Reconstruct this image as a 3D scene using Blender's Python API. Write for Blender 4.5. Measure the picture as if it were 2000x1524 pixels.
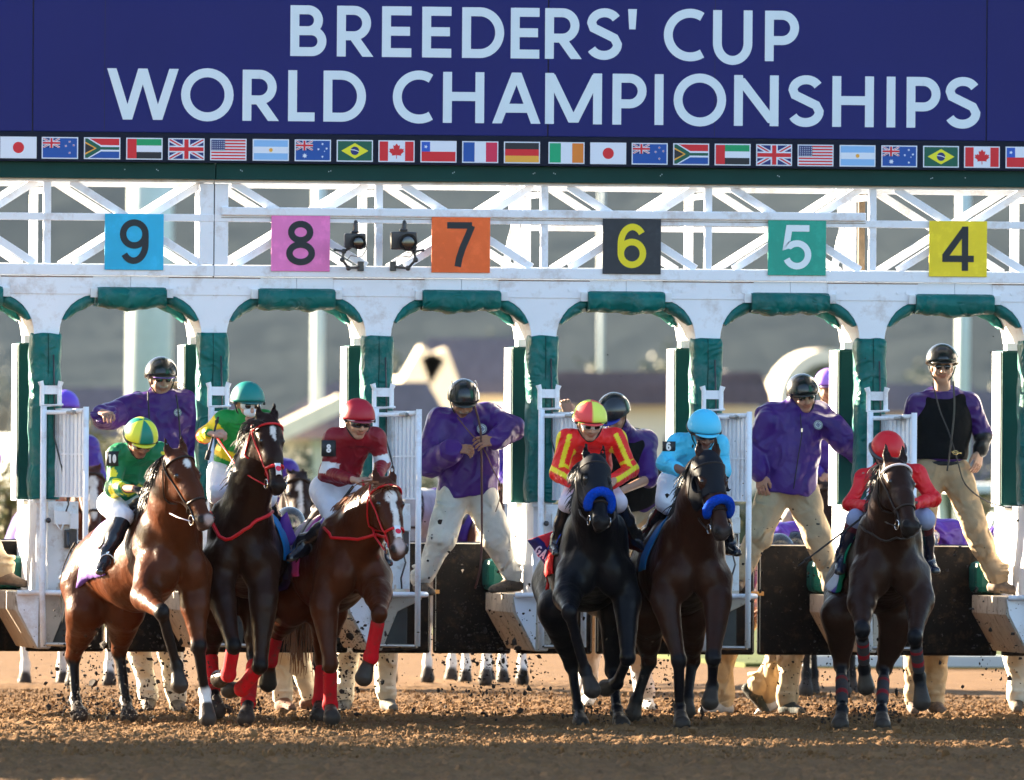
import bpy, math, random
import numpy as np
from math import radians as RAD, sin, cos, pi, sqrt, atan2
for _o in list(bpy.data.objects): bpy.data.objects.remove(_o)
SC = bpy.context.scene
COL = SC.collection
V = lambda *a: np.array(a, dtype=float)
# ---------------- camera ----------------
CD, CA, CH, CP, CR = 100.0, RAD(8.2), 2.0, RAD(0.218), RAD(0.40)
FPX = 26800.0                       # focal length in pixels of a 2000 pixel wide frame
CPOS = V(-CD*sin(CA), -CD*cos(CA), CH)
_f0 = V(sin(CA), cos(CA), 0); _r = V(cos(CA), -sin(CA), 0); _z = V(0, 0, 1)
CF = _f0*cos(CP) + _z*sin(CP); _u = -_f0*sin(CP) + _z*cos(CP)
CRT = _r*cos(CR) + _u*sin(CR); CUP = _u*cos(CR) - _r*sin(CR)
from mathutils import Matrix, Vector
cam = bpy.data.cameras.new("camera"); camo = bpy.data.objects.new("camera", cam); COL.objects.link(camo)
camo.matrix_world = Matrix([[CRT[i], CUP[i], -CF[i], CPOS[i]] for i in range(3)] + [[0, 0, 0, 1]])
cam.sensor_fit = 'HORIZONTAL'; cam.sensor_width = 36.0; cam.lens = 36.0*FPX/2000.0
cam.clip_start = 1.0; cam.clip_end = 6000.0
cam.dof.use_dof = True; cam.dof.focus_distance = 97.3; cam.dof.aperture_fstop = cam.lens/1000.0/0.105
SC.camera = camo
SC.render.resolution_x = 1024; SC.render.resolution_y = 780
# ---------------- sky and sun ----------------
SUN_EL, SUN_AZ = RAD(16.5), RAD(-48)     # azimuth measured from +Y (behind the gate) towards +X
W = bpy.data.worlds.new("World"); SC.world = W; W.use_nodes = True
nt = W.node_tree
sky = nt.nodes.new('ShaderNodeTexSky'); sky.sky_type = 'NISHITA'; sky.sun_disc = False
sky.sun_elevation = SUN_EL; sky.sun_rotation = SUN_AZ; sky.altitude = 50; sky.air_density = 1.0; sky.dust_density = 1.2; sky.ozone_density = 1.6
bg = nt.nodes['Background']; nt.links.new(sky.outputs[0], bg.inputs[0]); bg.inputs[1].default_value = 0.050
sl = bpy.data.lights.new("sun", 'SUN'); sl.energy = 5.0; sl.angle = RAD(0.55); sl.color = (1.0, 0.83, 0.60)
so = bpy.data.objects.new("sun", sl); COL.objects.link(so)
_sd = Vector((sin(SUN_AZ)*cos(SUN_EL), cos(SUN_AZ)*cos(SUN_EL), sin(SUN_EL)))
so.rotation_euler = _sd.to_track_quat('Z', 'Y').to_euler()
SC.view_settings.view_transform = 'Standard'; SC.view_settings.look = 'None'
SC.view_settings.exposure = 3.45; SC.view_settings.gamma = 1.0
SC.cycles.use_denoising = True
SC.cycles.max_bounces = 6; SC.cycles.diffuse_bounces = 3; SC.cycles.glossy_bounces = 3; SC.cycles.transmission_bounces = 4
SC.cycles.caustics_reflective = False; SC.cycles.caustics_refractive = False
random.seed(7); RNG = np.random.default_rng(7)

def P(px, py, y=0.0):
    """the point of the plane Y=y seen at photo pixel px,py"""
    d = CF*FPX + CRT*(px-1000.0) - CUP*(py-762.0)
    return CPOS + d*((y-CPOS[1])/d[1])
def nrm(v): return v/ (np.linalg.norm(v)+1e-12)
def reach(a, px, py, L, s=-1, y0=None):
    """point seen at px,py at distance L from a, nearer (s=-1) or farther (s=1) than a"""
    y = a[1]
    for _ in range(4):
        b = P(px, py, y); dd = (b[0]-a[0])**2 + (b[2]-a[2])**2
        y = a[1] + s*sqrt(max(L*L-dd, 0.0))
    return P(px, py, y)

# ---------------- materials ----------------
def srgb(r, g, b):
    f = lambda c: (c/255/12.92 if c/255 <= .04045 else ((c/255+.055)/1.055)**2.4)
    return (f(r), f(g), f(b))
MATS = {}
def mat(name, col=(.5,.5,.5), rough=.6, spec=.4, metal=0, var=.12, vscale=6.0, bump=0.0, bscale=40.0, bdist=.01,
        vcol=False, coat=0.0, sheen=0.0, dirt=None, dscale=3.0, damt=.5, fold=0.0, fscale=7.0, fdist=.03, stretch=None, emit=None, trans=0.0, bdet=3.0):
    if name in MATS: return MATS[name]
    m = bpy.data.materials.new(name); m.use_nodes = True; t = m.node_tree; N = t.nodes; L = t.links
    b = N['Principled BSDF']
    b.inputs['Roughness'].default_value = rough; b.inputs['Specular IOR Level'].default_value = spec
    b.inputs['Metallic'].default_value = metal; b.inputs['Coat Weight'].default_value = coat; b.inputs['Coat Roughness'].default_value = .15
    b.inputs['Sheen Weight'].default_value = sheen
    if trans: b.inputs['Transmission Weight'].default_value = trans
    tc = N.new('ShaderNodeTexCoord'); src = tc.outputs['Object']
    if stretch:
        mp = N.new('ShaderNodeMapping'); mp.inputs['Scale'].default_value = stretch; L.new(src, mp.inputs[0]); src = mp.outputs[0]
    if vcol:
        a = N.new('ShaderNodeAttribute'); a.attribute_name = 'Col'; c = a.outputs['Color']
    else:
        a = N.new('ShaderNodeRGB'); a.outputs[0].default_value = (*col, 1); c = a.outputs[0]
    if var:
        n = N.new('ShaderNodeTexNoise'); n.inputs['Scale'].default_value = vscale; n.inputs['Detail'].default_value = 5; n.inputs['Roughness'].default_value = .6
        L.new(src, n.inputs['Vector'])
        mr = N.new('ShaderNodeMapRange'); mr.inputs['From Min'].default_value = .25; mr.inputs['From Max'].default_value = .75
        mr.inputs['To Min'].default_value = 1-var; mr.inputs['To Max'].default_value = 1+var; L.new(n.outputs[0], mr.inputs[0])
        mx = N.new('ShaderNodeVectorMath'); mx.operation = 'SCALE'; L.new(c, mx.inputs[0]); L.new(mr.outputs[0], mx.inputs['Scale']); c = mx.outputs[0]
    if dirt:
        n = N.new('ShaderNodeTexNoise'); n.inputs['Scale'].default_value = dscale; n.inputs['Detail'].default_value = 8; n.inputs['Roughness'].default_value = .7
        L.new(tc.outputs['Object'], n.inputs['Vector'])
        mr = N.new('ShaderNodeMapRange'); mr.inputs['From Min'].default_value = .52; mr.inputs['From Max'].default_value = .68; mr.inputs['To Max'].default_value = damt
        L.new(n.outputs[0], mr.inputs[0])
        mm = N.new('ShaderNodeMix'); mm.data_type = 'RGBA'; L.new(mr.outputs[0], mm.inputs['Factor']); L.new(c, mm.inputs['A']); mm.inputs['B'].default_value = (*dirt, 1); c = mm.outputs['Result']
    L.new(c, b.inputs['Base Color'])
    if emit: 
        b.inputs['Emission Color'].default_value = (*col, 1); b.inputs['Emission Strength'].default_value = emit
    last = None
    if fold:
        n = N.new('ShaderNodeTexNoise'); n.inputs['Scale'].default_value = fscale; n.inputs['Detail'].default_value = 2; n.inputs['Distortion'].default_value = 1.4
        try: n.noise_type = 'RIDGED_MULTIFRACTAL'
        except Exception: pass
        L.new(src, n.inputs['Vector'])
        bp = N.new('ShaderNodeBump'); bp.inputs['Strength'].default_value = fold; bp.inputs['Distance'].default_value = fdist; L.new(n.outputs[0], bp.inputs['Height']); last = bp.outputs[0]
    if bump:
        n = N.new('ShaderNodeTexNoise'); n.inputs['Scale'].default_value = bscale; n.inputs['Detail'].default_value = bdet
        L.new(src, n.inputs['Vector'])
        bp = N.new('ShaderNodeBump'); bp.inputs['Strength'].default_value = bump; bp.inputs['Distance'].default_value = bdist; L.new(n.outputs[0], bp.inputs['Height'])
        if last: L.new(last, bp.inputs['Normal'])
        last = bp.outputs[0]
    if last: L.new(last, b.inputs['Normal'])
    MATS[name] = m; return m

# ---------------- objects ----------------
def lab(o, label=None, cat=None, group=None, kind=None):
    if label: o['label'] = label
    if cat: o['category'] = cat
    if group: o['group'] = group
    if kind: o['kind'] = kind
    return o
ORG = {}
def empty(name, loc, label=None, cat=None, group=None, kind=None):
    o = bpy.data.objects.new(name, None); COL.objects.link(o); o.location = loc; o.empty_display_size = .2
    ORG[o.name] = np.array(loc, float); return lab(o, label, cat, group, kind)
def link(name, me, mats, parent=None, bevel=0, smooth=False):
    o = bpy.data.objects.new(name, me); COL.objects.link(o)
    for m in (mats if isinstance(mats, (list, tuple)) else [mats]): me.materials.append(m)
    if parent is not None:
        o.parent = parent
    if bevel:
        b = o.modifiers.new('bevel', 'BEVEL'); b.width = bevel; b.segments = 2; b.limit_method = 'ANGLE'; b.angle_limit = RAD(40)
        smooth = False
    return o
def org(o):
    return ORG.get(o.name, np.zeros(3)) if o is not None else np.zeros(3)
def raw(name, verts, faces, mats, parent=None, cols=None, smooth=True, mi=None, bevel=0):
    """verts are world coordinates"""
    verts = np.asarray(verts, float).reshape(-1, 3)
    base = org(parent) if parent is not None else verts.mean(0)*V(1, 1, 0) + V(0, 0, verts[:, 2].min())
    me = bpy.data.meshes.new(name)
    if isinstance(faces, np.ndarray):
        n, k = faces.shape
        me.vertices.add(len(verts)); me.vertices.foreach_set('co', (verts-base).astype(np.float32).ravel())
        me.loops.add(n*k); me.loops.foreach_set('vertex_index', faces.astype(np.int32).ravel())
        me.polygons.add(n); me.polygons.foreach_set('loop_start', np.arange(0, n*k, k, dtype=np.int32))
        try: me.polygons.foreach_set('loop_total', np.full(n, k, dtype=np.int32))
        except Exception: pass
        me.update(calc_edges=True)
    else:
        me.from_pydata((verts-base).tolist(), [], faces)
    me.polygons.foreach_set('use_smooth', np.full(len(me.polygons), smooth))
    if mi is not None: me.polygons.foreach_set('material_index', np.asarray(mi, np.int32))
    if cols is not None:
        ca = me.color_attributes.new('Col', 'FLOAT_COLOR', 'POINT')
        c4 = np.ones((len(verts), 4), np.float32); c4[:, :3] = cols; ca.data.foreach_set('color', c4.ravel())
    me.update()
    o = link(name, me, mats, parent, bevel)
    if parent is None or parent.name not in ORG or True:
        if parent is None: o.location = base
        ORG[o.name] = base
    return o
class MB:
    def __init__(s): s.v = []; s.f = []; s.m = []; s.c = []; s.cur = 0; s.col = (1, 1, 1)
    def add(s, vs, fs, m=None):
        b = len(s.v); s.v += [tuple(map(float, v)) for v in vs]; s.f += [tuple(b+i for i in f) for f in fs]
        s.m += [s.cur if m is None else m]*len(fs); s.c += [s.col]*len(vs); return s
    def box(s, x0, x1, y0, y1, z0, z1, m=None):
        vs = [(x, y, z) for x in (x0, x1) for y in (y0, y1) for z in (z0, z1)]
        return s.add(vs, [(0,1,3,2), (4,6,7,5), (0,4,5,1), (2,3,7,6), (0,2,6,4), (1,5,7,3)], m)
    def bar(s, a, b, w, t, up=(0, 1, 0), m=None):
        """box bar from a to b; t thickness along `up`, w the other way"""
        a, b = np.array(a, float), np.array(b, float); d = nrm(b-a); u = np.array(up, float); u = nrm(u-d*np.dot(u, d)); r = np.cross(d, u)
        vs = [p+r*i*w/2+u*j*t/2 for p in (a, b) for i in (-1, 1) for j in (-1, 1)]
        return s.add(vs, [(0,1,3,2), (4,6,7,5), (0,4,5,1), (2,3,7,6), (0,2,6,4), (1,5,7,3)], m)
    def tube(s, pts, r, n=8, m=None, caps=True, flat=1.0, up=(0, 0, 1)):
        pts = [np.array(p, float) for p in pts]; k = len(pts); rs = r if hasattr(r, '__len__') else [r]*k
        vs = []; pu = None
        for i, p in enumerate(pts):
            d = nrm(pts[min(i+1, k-1)]-pts[max(i-1, 0)])
            u = np.array(up, float) if pu is None else pu
            u = u-d*np.dot(u, d)
            if np.linalg.norm(u) < 1e-4: u = np.cross(d, V(1, .3, .2))
            u = nrm(u); pu = u; w = np.cross(d, u)
            vs += [p+(u*cos(2*pi*j/n)*flat+w*sin(2*pi*j/n))*rs[i] for j in range(n)]
        fs = [(i*n+j, i*n+(j+1) % n, (i+1)*n+(j+1) % n, (i+1)*n+j) for i in range(k-1) for j in range(n)]
        if caps: fs += [tuple(range(n))[::-1], tuple((k-1)*n+j for j in range(n))]
        return s.add(vs, fs, m)
    def poly(s, pts2, y0, y1, m=None, axis='y'):
        """prism of the XZ outline pts2 between Y=y0 and y1"""
        n = len(pts2); vs = [(x, y0, z) for x, z in pts2]+[(x, y1, z) for x, z in pts2]
        if axis == 'x': vs = [(y, x, z) for x, y, z in vs]
        fs = [tuple(range(n)), tuple(range(2*n-1, n-1, -1))]+[(i, i+n, (i+1) % n+n, (i+1) % n) for i in range(n)]
        return s.add(vs, fs, m)
    def sphere(s, c, r, nu=12, nv=8, m=None, R=None):
        c = np.array(c, float); rr = np.array(r if hasattr(r, '__len__') else (r, r, r), float); vs = []
        for i in range(nv+1):
            th = pi*i/nv
            for j in range(nu):
                ph = 2*pi*j/nu; q = V(sin(th)*cos(ph), sin(th)*sin(ph), cos(th))*rr
                vs.append(c+(R@q if R is not None else q))
        fs = [(i*nu+j, (i+1)*nu+j, (i+1)*nu+(j+1) % nu, i*nu+(j+1) % nu) for i in range(nv) for j in range(nu)]
        return s.add(vs, fs, m)
    def build(s, name, mats, parent=None, smooth=False, bevel=0, vc=False):
        return raw(name, np.array(s.v), s.f, mats, parent, cols=np.array(s.c) if vc else None, smooth=smooth, mi=s.m, bevel=bevel)

# ---------------- lettering: constant-width strokes ----------------
def arc(cx, cy, rx, ry, a0, a1, n=14):
    return [(cx+rx*cos(RAD(a0+(a1-a0)*i/n)), cy+ry*sin(RAD(a0+(a1-a0)*i/n))) for i in range(n+1)]
def glyph(ch, w, s):
    """strokes (centre lines) in a box w wide and 1 high, s stroke width"""
    h = s/2; x0, x1, b, t = h, w-h, h, 1-h; m = .5
    if ch == 'I': return [[(w/2, 0), (w/2, 1)]]
    if ch == 'L': return [[(x0, 1), (x0, b), (w, b)]]
    if ch == 'E': return [[(w, t), (x0, t), (x0, b), (w, b)], [(x0, .51), (w-.03, .51)]]
    if ch == 'H': return [[(x0, 0), (x0, 1)], [(x1, 0), (x1, 1)], [(x0, .52), (x1, .52)]]
    if ch == 'N': return [[(x0, 0), (x0, 1)], [(x1, 0), (x1, 1)], [(x0+h*.15, 1-h*.7), (x1-h*.15, h*.7)]]
    if ch == 'W':
        q = h*1.06; return [[(q, 1), (w*.29, 0)], [(w*.29, 0), (w*.5, 1)], [(w*.5, 1), (w*.71, 0)], [(w*.71, 0), (w-q, 1)]]
    if ch == 'V': return [[(h, 1), (w/2, 0)], [(w/2, 0), (w-h, 1)]]
    if ch == 'M': return [[(x0, 0), (x0, 1)], [(x1, 0), (x1, 1)], [(x0+h*.1, 1-h*.3), (w/2, .03)], [(w/2, .03), (x1-h*.1, 1-h*.3)]]
    if ch == 'A': return [[(h*1.05, 0), (w/2, 1)], [(w-h*1.05, 0), (w/2, 1)], [(w*.24, .3), (w*.76, .3)]]
    if ch == 'O': return [arc(w/2, .5, w/2-h, .5-h+.02, 0, 360, 36)]
    if ch == '0': return [arc(w/2, .5, w/2-h, .5-h, 0, 360, 30)]
    if ch == 'C': return [arc(w*.66, .5, w*.66-h, .5-h+.02, 57, 303, 30)]
    if ch == 'G': return [arc(w*.55, .5, w*.55-h, .5-h, 45, 360, 30)+[(w*.6, .47)]]
    if ch == 'D': return [[(x0, 1), (x0, 0)], [(x0, t)]+[(w*.42, t)]+arc(w*.42, .5, w*.58-h, .5-h, 90, -90, 22)+[(x0, b)]]
    if ch in 'PRB':
        ym = {'P': .41, 'R': .41, 'B': .5}[ch]; top = (t-ym)/2; wr = w*(.93 if ch != 'P' else 1.0) - (w*.03 if ch == 'B' else 0)
        o = [[(x0, 1), (x0, 0)], [(x0, t), (wr-h-top, t)]+arc(wr-h-top, ym+top, top, top, 90, -90, 16)+[(x0, ym)]]
        if ch == 'R': o.append([(w*.44, ym), (w-h*1.25, 0)])
        if ch == 'B':
            r2 = (ym-b)/2; o.append([(x0, ym), (x1-r2, ym)]+arc(x1-r2, b+r2, r2, r2, 90, -90, 16)+[(x0, b)])
        return o
    if ch == 'U': return [[(x0, 1)]+arc(w/2, .32+h*.3, w/2-h, .34, 180, 360, 20)+[(x1, 1)]]
    if ch == 'S':
        r = .25-h/2+.01
        return [arc(w*.52, 1-h-r+.01, w*.40-h*.2, r, 28, 180, 14)[:-1]+[(w*.52-w*.40+h*.2, .72), (w*.20, .62), (w*.5, .52), (w*.8, .42), (w*.5+w*.44-h*.4, .3)]+arc(w*.5, h+r-.01, w*.44-h*.4, r, 0, -155, 14)[1:]]
    if ch == "'": return [[(w/2, 1), (w/2, .6)]]
    if ch == '1': return [[(w*.55, 0), (w*.55, 1)], [(w*.55, .93), (w*.2, .78)]]
    if ch == '4': return [[(w*.72, 0), (w*.72, 1)], [(w*.70, .93), (w*.07, .31)], [(0, .27), (w, .27)]]
    if ch == '5': return [[(w*.93, t), (w*.22, t), (w*.13, .53), (w*.2, .545)]+arc(w*.5, .33, w*.5-h, .33-h, 128, -158, 26)]
    if ch == '7': return [[(0, t), (w-h*.9, t)], [(w-h*.9, 1-s*.55), (w*.74, .68), (w*.56, .42), (w*.44, .18), (w*.39, 0)]]
    if ch == '8': return [arc(w/2, .745, w*.44-h, .255-h, 0, 360, 26), arc(w/2, .27, w*.5-h, .27-h, 0, 360, 28)]
    if ch == '6': return [arc(w/2, .33, w/2-h, .33-h, 0, 360, 28), [(x0, .36), (x0+.0, .5)]+arc(w*.52, .55, w*.52-h, .45-h, 170, 38, 20)]
    if ch == '9': return [[(w-x, 1-y) for x, y in st] for st in glyph('6', w, s)]
    return []
def strokes(mb, ch, org_, ex, ez, w, s, hgt, out, k=[0]):
    """flat ribbons for one character. org_ lower-left corner, ex/ez unit axes, w width, s stroke, hgt height (metres); out = outward normal"""
    for si, st in enumerate(glyph(ch, w/hgt, s/hgt)):
        pts = [np.array(p)*hgt for p in st]; n = len(pts)
        closed = n > 8 and np.linalg.norm(pts[0]-pts[-1]) < 1e-6
        L, Rr = [], []
        for i in range(n):
            if closed: a, b = pts[(i-1) % (n-1)], pts[(i+1) % (n-1)]
            else: a, b = pts[max(i-1, 0)], pts[min(i+1, n-1)]
            d1 = pts[i]-a; d2 = b-pts[i]
            if np.linalg.norm(d1) < 1e-9: d1 = d2
            if np.linalg.norm(d2) < 1e-9: d2 = d1
            d1 = nrm(d1); d2 = nrm(d2); nn = np.array([-d1[1]-d2[1], d1[0]+d2[0]]); nn = nn/max(np.linalg.norm(nn), 1e-9)
            c = max(nn@np.array([-d1[1], d1[0]]), .5)
            q = nn*s/2/c; L.append(pts[i]+q); Rr.append(pts[i]-q)
        if ch == "'": L = [pts[0]+V(s*.5, 0), pts[1]+V(s*.36, 0)]; Rr = [pts[0]-V(s*.5, 0), pts[1]-V(s*.36, 0)]
        if ch in 'WAVM' or (ch in 'RN' and abs(pts[0][0]-pts[-1][0]) > 1e-6 and n == 2):   # horizontal cuts of slanted strokes
            if n == 2 and abs(pts[0][1]-pts[1][1]) > 1e-6 and abs(pts[0][0]-pts[1][0]) > 1e-6:
                d = nrm(pts[1]-pts[0]); hw = s/2/abs(d[1])
                L = [p+V(hw, 0) for p in pts]; Rr = [p-V(hw, 0) for p in pts]
        off = .0008*(si % 4)
        vs = [org_+ex*p[0]+ez*p[1]+out*off for p in L+Rr]
        mb.add(vs, [(i, i+1, n+i+1, n+i) for i in range(n-1)])
# ======================= starting gate =======================
M_white = mat('white_paint', (.76, .79, .85), rough=.42, spec=.4, var=.05, vscale=2.5, dirt=(.30, .17, .09), dscale=5, damt=.42, bump=.12, bscale=25, bdist=.004)
M_whited = mat('white_paint_worn', (.68, .70, .72), rough=.5, var=.10, vscale=4, dirt=(.26, .15, .08), dscale=9, damt=.55, bump=.2, bscale=30, bdist=.004)
M_seam = mat('seam_black', (.02, .02, .022), rough=.7, var=0)
M_gbeam = mat('green_beam_paint', srgb(4, 58, 56), rough=.5, spec=.15, var=.14, vscale=3, bump=.1, bscale=30, bdist=.003)
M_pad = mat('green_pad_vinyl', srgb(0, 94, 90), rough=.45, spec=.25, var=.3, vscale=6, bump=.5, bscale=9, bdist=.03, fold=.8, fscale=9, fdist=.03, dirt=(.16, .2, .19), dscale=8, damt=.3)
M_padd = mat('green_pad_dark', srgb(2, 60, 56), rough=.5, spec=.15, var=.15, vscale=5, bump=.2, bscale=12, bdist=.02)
M_blue = mat('sign_blue', srgb(29, 35, 102), rough=.5, spec=.15, var=.07, vscale=.9, bump=.08, bscale=3, bdist=.02)
M_letter = mat('sign_letter', (.62, .73, .80), rough=.5, var=.02)
M_strip = mat('flag_strip', srgb(24, 30, 48), rough=.6, spec=.1, var=.1)
M_black = mat('black_rubber', (.004, .004, .005), rough=.5, spec=.06, var=.3, vscale=4, dirt=(.07, .045, .028), dscale=13, damt=.4, bump=.25, bscale=18, bdist=.01)
M_metal = mat('bare_metal', (.42, .41, .39), rough=.35, metal=.9, var=.2, bump=.1)
M_gun = mat('dark_metal', (.05, .05, .055), rough=.35, metal=.3, var=.2)
XP = lambda px, Y=0.0: P(px, 800, Y)[0]
ZP = lambda py, Y=0.0: P(1000, py, Y)[2]
PM = 1/265.3                                   # metres per photo pixel along the gate front
gate = empty('starting_gate', (0, 0, 0), 'long white and green racetrack starting gate with purple championship sign across its top', 'starting gate')
POSTS = [XP(p) for p in (-233, 89, 416, 737, 1060, 1380, 1701, 2022, 2343)]
XL, XR = XP(-6000), XP(2800)  # unseen left run lengthened so the sign's shadow falls across the track
RY = .90                                       # depth of the rear frame

# --- sign board ---
z_sb, z_st = ZP(267), ZP(-1040)  # unseen upper sign made taller so its shadow covers the foreground
seams = [XL-.5] + [XP(p) for p in (55, 1060, 1915)] + [XR+.5]
for a, b in zip(seams[:-1], seams[1:]):
    m = MB(); m.box(a+.004, b-.004, -.16, -.06, z_sb, z_st); s_ = m.build('sign_panel', M_blue, gate, bevel=.004)
    if a < XP(500) < b: signp = s_
m = MB(); m.box(XL-.5, XR+.5, -.055, -.02, z_sb+.02, z_st-.02)
for a in seams[1:-1]: m.box(a-.006, a+.006, -.15, -.054, z_sb+.002, z_st-.01)
for p in (195, 1385): m.box(XP(p)-.0015, XP(p)+.0015, -.1612, -.159, z_sb+.01, z_st-.01)
m.build('sign_backing', M_seam, gate)
EX, EZ, OUT = V(1, 0, 0), V(0, 0, 1), V(0, -1, 0)
def textline(chars, ytop, ybot, s_px=17.3, name='lettering'):
    zt, zb = P(1000, ytop, -.16)[2], P(1000, ybot, -.16)[2]
    for ch, a, b in chars:
        xa, xb = P(a, 150, -.163)[0], P(b, 150, -.163)[0]
        m = MB(); strokes(m, ch, V(xa, -.163, zb), EX, EZ, xb-xa, s_px*PM, zt-zb, OUT); m.build('letter', M_letter, signp)
textline([('B', 566.5, 637), ('R', 657.5, 729), ('E', 745.5, 803), ('E', 824, 881), ('D', 902, 984), ('E', 997, 1053), ('R', 1064, 1136),
          ('S', 1145, 1213), ("'", 1226, 1243), ('C', 1296, 1374), ('U', 1392, 1469), ('P', 1493.5, 1560)], 15.3, 114.3)
textline([('W', 209, 349), ('O', 354, 456.5), ('R', 474, 545.5), ('L', 563, 615), ('D', 632, 715), ('C', 767.5, 845), ('H', 865.5, 946),
          ('A', 962, 1056), ('M', 1065, 1176), ('P', 1196.5, 1263), ('I', 1278, 1297), ('O', 1316, 1418.5), ('N', 1434, 1521), ('S', 1539, 1608),
          ('H', 1626, 1707), ('I', 1731, 1750), ('P', 1771, 1837), ('S', 1846, 1914)], 142, 241.5)

# --- strip with flags ---
m = MB(); m.box(XL-.5, XR+.5, -.175, -.05, ZP(325), z_sb-.001); strip = m.build('flag_strip', M_strip, gate, bevel=.002)
FC = {k: mat('flag_'+k, c, rough=.55, var=0) for k, c in dict(white=(.68, .74, .84), red=srgb(205, 32, 44), crimson=srgb(204, 38, 80), blue=srgb(14, 76, 160), navy=srgb(20, 40, 110),
      ublue=srgb(36, 88, 190), sky=srgb(130, 180, 228), green=srgb(0, 88, 70), lgreen=srgb(0, 150, 96), black=srgb(30, 34, 42), gold=srgb(225, 165, 60), yellow=srgb(224, 220, 40),
      orange=srgb(214, 124, 40), irish=srgb(0, 158, 110)).items()}
FK = list(FC.keys()); FM = [FC[k] for k in FK]
FW, FH = 66*PM, 37.5*PM
def flag(kind, cx, cz):
    m = MB(); y = [-.1795]
    def R(x0, x1, z0, z1, c):       # flag coordinates 0..1
        y[0] -= .0005
        m.add([(cx+(x-.5)*FW, y[0], cz+(z-.5)*FH) for x, z in ((x0, z0), (x1, z0), (x1, z1), (x0, z1))], [(0, 1, 2, 3)], FK.index(c))
    def G(pts, c):
        y[0] -= .0005
        m.add([(cx+(x-.5)*FW, y[0], cz+(z-.5)*FH) for x, z in pts], [tuple(range(len(pts)))], FK.index(c))
    def disc(x, z, r, c, n=20, k=None):
        G([(x+r*cos(2*pi*i/n)*FH/FW*(1 if not k or i % 2 == 0 else k), z+r*sin(2*pi*i/n)*(1 if not k or i % 2 == 0 else k)) for i in range(n)], c)
    m.box(cx-FW/2-.008, cx+FW/2+.008, -.1793, -.174, cz-FH/2-.008, cz+FH/2+.008, FK.index('white'))
    def jack(x0, x1, z0, z1):
        q = lambda x, z: (x0+(x1-x0)*x, z0+(z1-z0)*z)
        R(x0, x1, z0, z1, 'navy')
        for w, c in ((.10, 'white'), (.035, 'red')):
            for s in (0, 1):
                a, b = ((0, 0), (1, 1)) if s == 0 else ((0, 1), (1, 0))
                sg = 1 if s == 0 else -1
                G([q(a[0]+w, a[1]), q(b[0], b[1]-sg*w*1.4), q(b[0], b[1]), q(b[0]-w, b[1]), q(a[0], a[1]+sg*w*1.4), q(a[0], a[1])], c)
        for w, c in ((.17, 'white'), (.10, 'red')):
            G([q(.5-w*.62, 0), q(.5+w*.62, 0), q(.5+w*.62, 1), q(.5-w*.62, 1)], c); G([q(0, .5-w), q(1, .5-w), q(1, .5+w), q(0, .5+w)], c)
    if kind == 'jp': R(0, 1, 0, 1, 'white'); disc(.5, .5, .29, 'red', 28)
    elif kind == 'uk': jack(0, 1, 0, 1)
    elif kind == 'nz':
        R(0, 1, 0, 1, 'blue'); jack(0, .5, .5, 1)
        for x, z in ((.78, .82), (.67, .6), (.9, .64), (.78, .25)): disc(x, z, .075, 'white', 10, .45); disc(x, z, .045, 'red', 10, .45)
    elif kind == 'au':
        R(0, 1, 0, 1, 'blue'); jack(0, .5, .5, 1); disc(.26, .22, .14, 'white', 14, .5)
        for x, z, r in ((.78, .83, .07), (.66, .56, .07), (.9, .6, .07), (.78, .18, .07), (.84, .46, .04)): disc(x, z, r, 'white', 14, .5)
    elif kind == 'za':
        R(0, 1, .5, 1, 'red'); R(0, 1, 0, .5, 'blue')
        G([(0, 1), (.13, 1), (.47, .66), (1, .66), (1, .34), (.47, .34), (.13, 0), (0, 0)], 'white'); G([(0, .9), (.42, .57), (1, .57), (1, .43), (.42, .43), (0, .1)], 'green')
        G([(0, 1), (.07, 1), (.45, .6), (.45, .4), (.07, 0), (0, 0)], 'green'); G([(0, .84), (.34, .5), (0, .16)], 'gold'); G([(0, .75), (.28, .5), (0, .25)], 'black')
    elif kind == 'ae': R(0, 1, .667, 1, 'lgreen'); R(0, 1, .333, .667, 'white'); R(0, 1, 0, .333, 'black'); R(0, .27, 0, 1, 'red')
    elif kind == 'us':
        R(0, 1, 0, 1, 'white')
        for i in range(0, 13, 2): R(0, 1, i/13, (i+1)/13, 'red')
        R(0, .4, 6/13, 1, 'navy')
        for i in range(6):
            for j in range(5): disc(.04+.064*i, .51+.1*j, .028, 'white', 6)
    elif kind == 'ar': R(0, 1, 0, 1, 'sky'); R(0, 1, .333, .667, 'white'); disc(.5, .5, .1, 'gold', 14)
    elif kind == 'br': R(0, 1, 0, 1, 'green'); G([(.5, .1), (.9, .5), (.5, .9), (.1, .5)], 'yellow'); disc(.5, .5, .22, 'navy'); G([(.38, .54), (.5, .52), (.62, .44), (.62, .48), (.5, .56), (.38, .58)], 'white')
    elif kind == 'ca':
        R(0, 1, 0, 1, 'white'); R(0, .25, 0, 1, 'red'); R(.75, 1, 0, 1, 'red')
        h = [(0, .9), (.05, .78), (.1, .81), (.085, .6), (.14, .66), (.155, .61), (.215, .63), (.195, .52), (.225, .49), (.13, .35), (.14, .27), (.01, .3), (.01, .12)]
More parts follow.
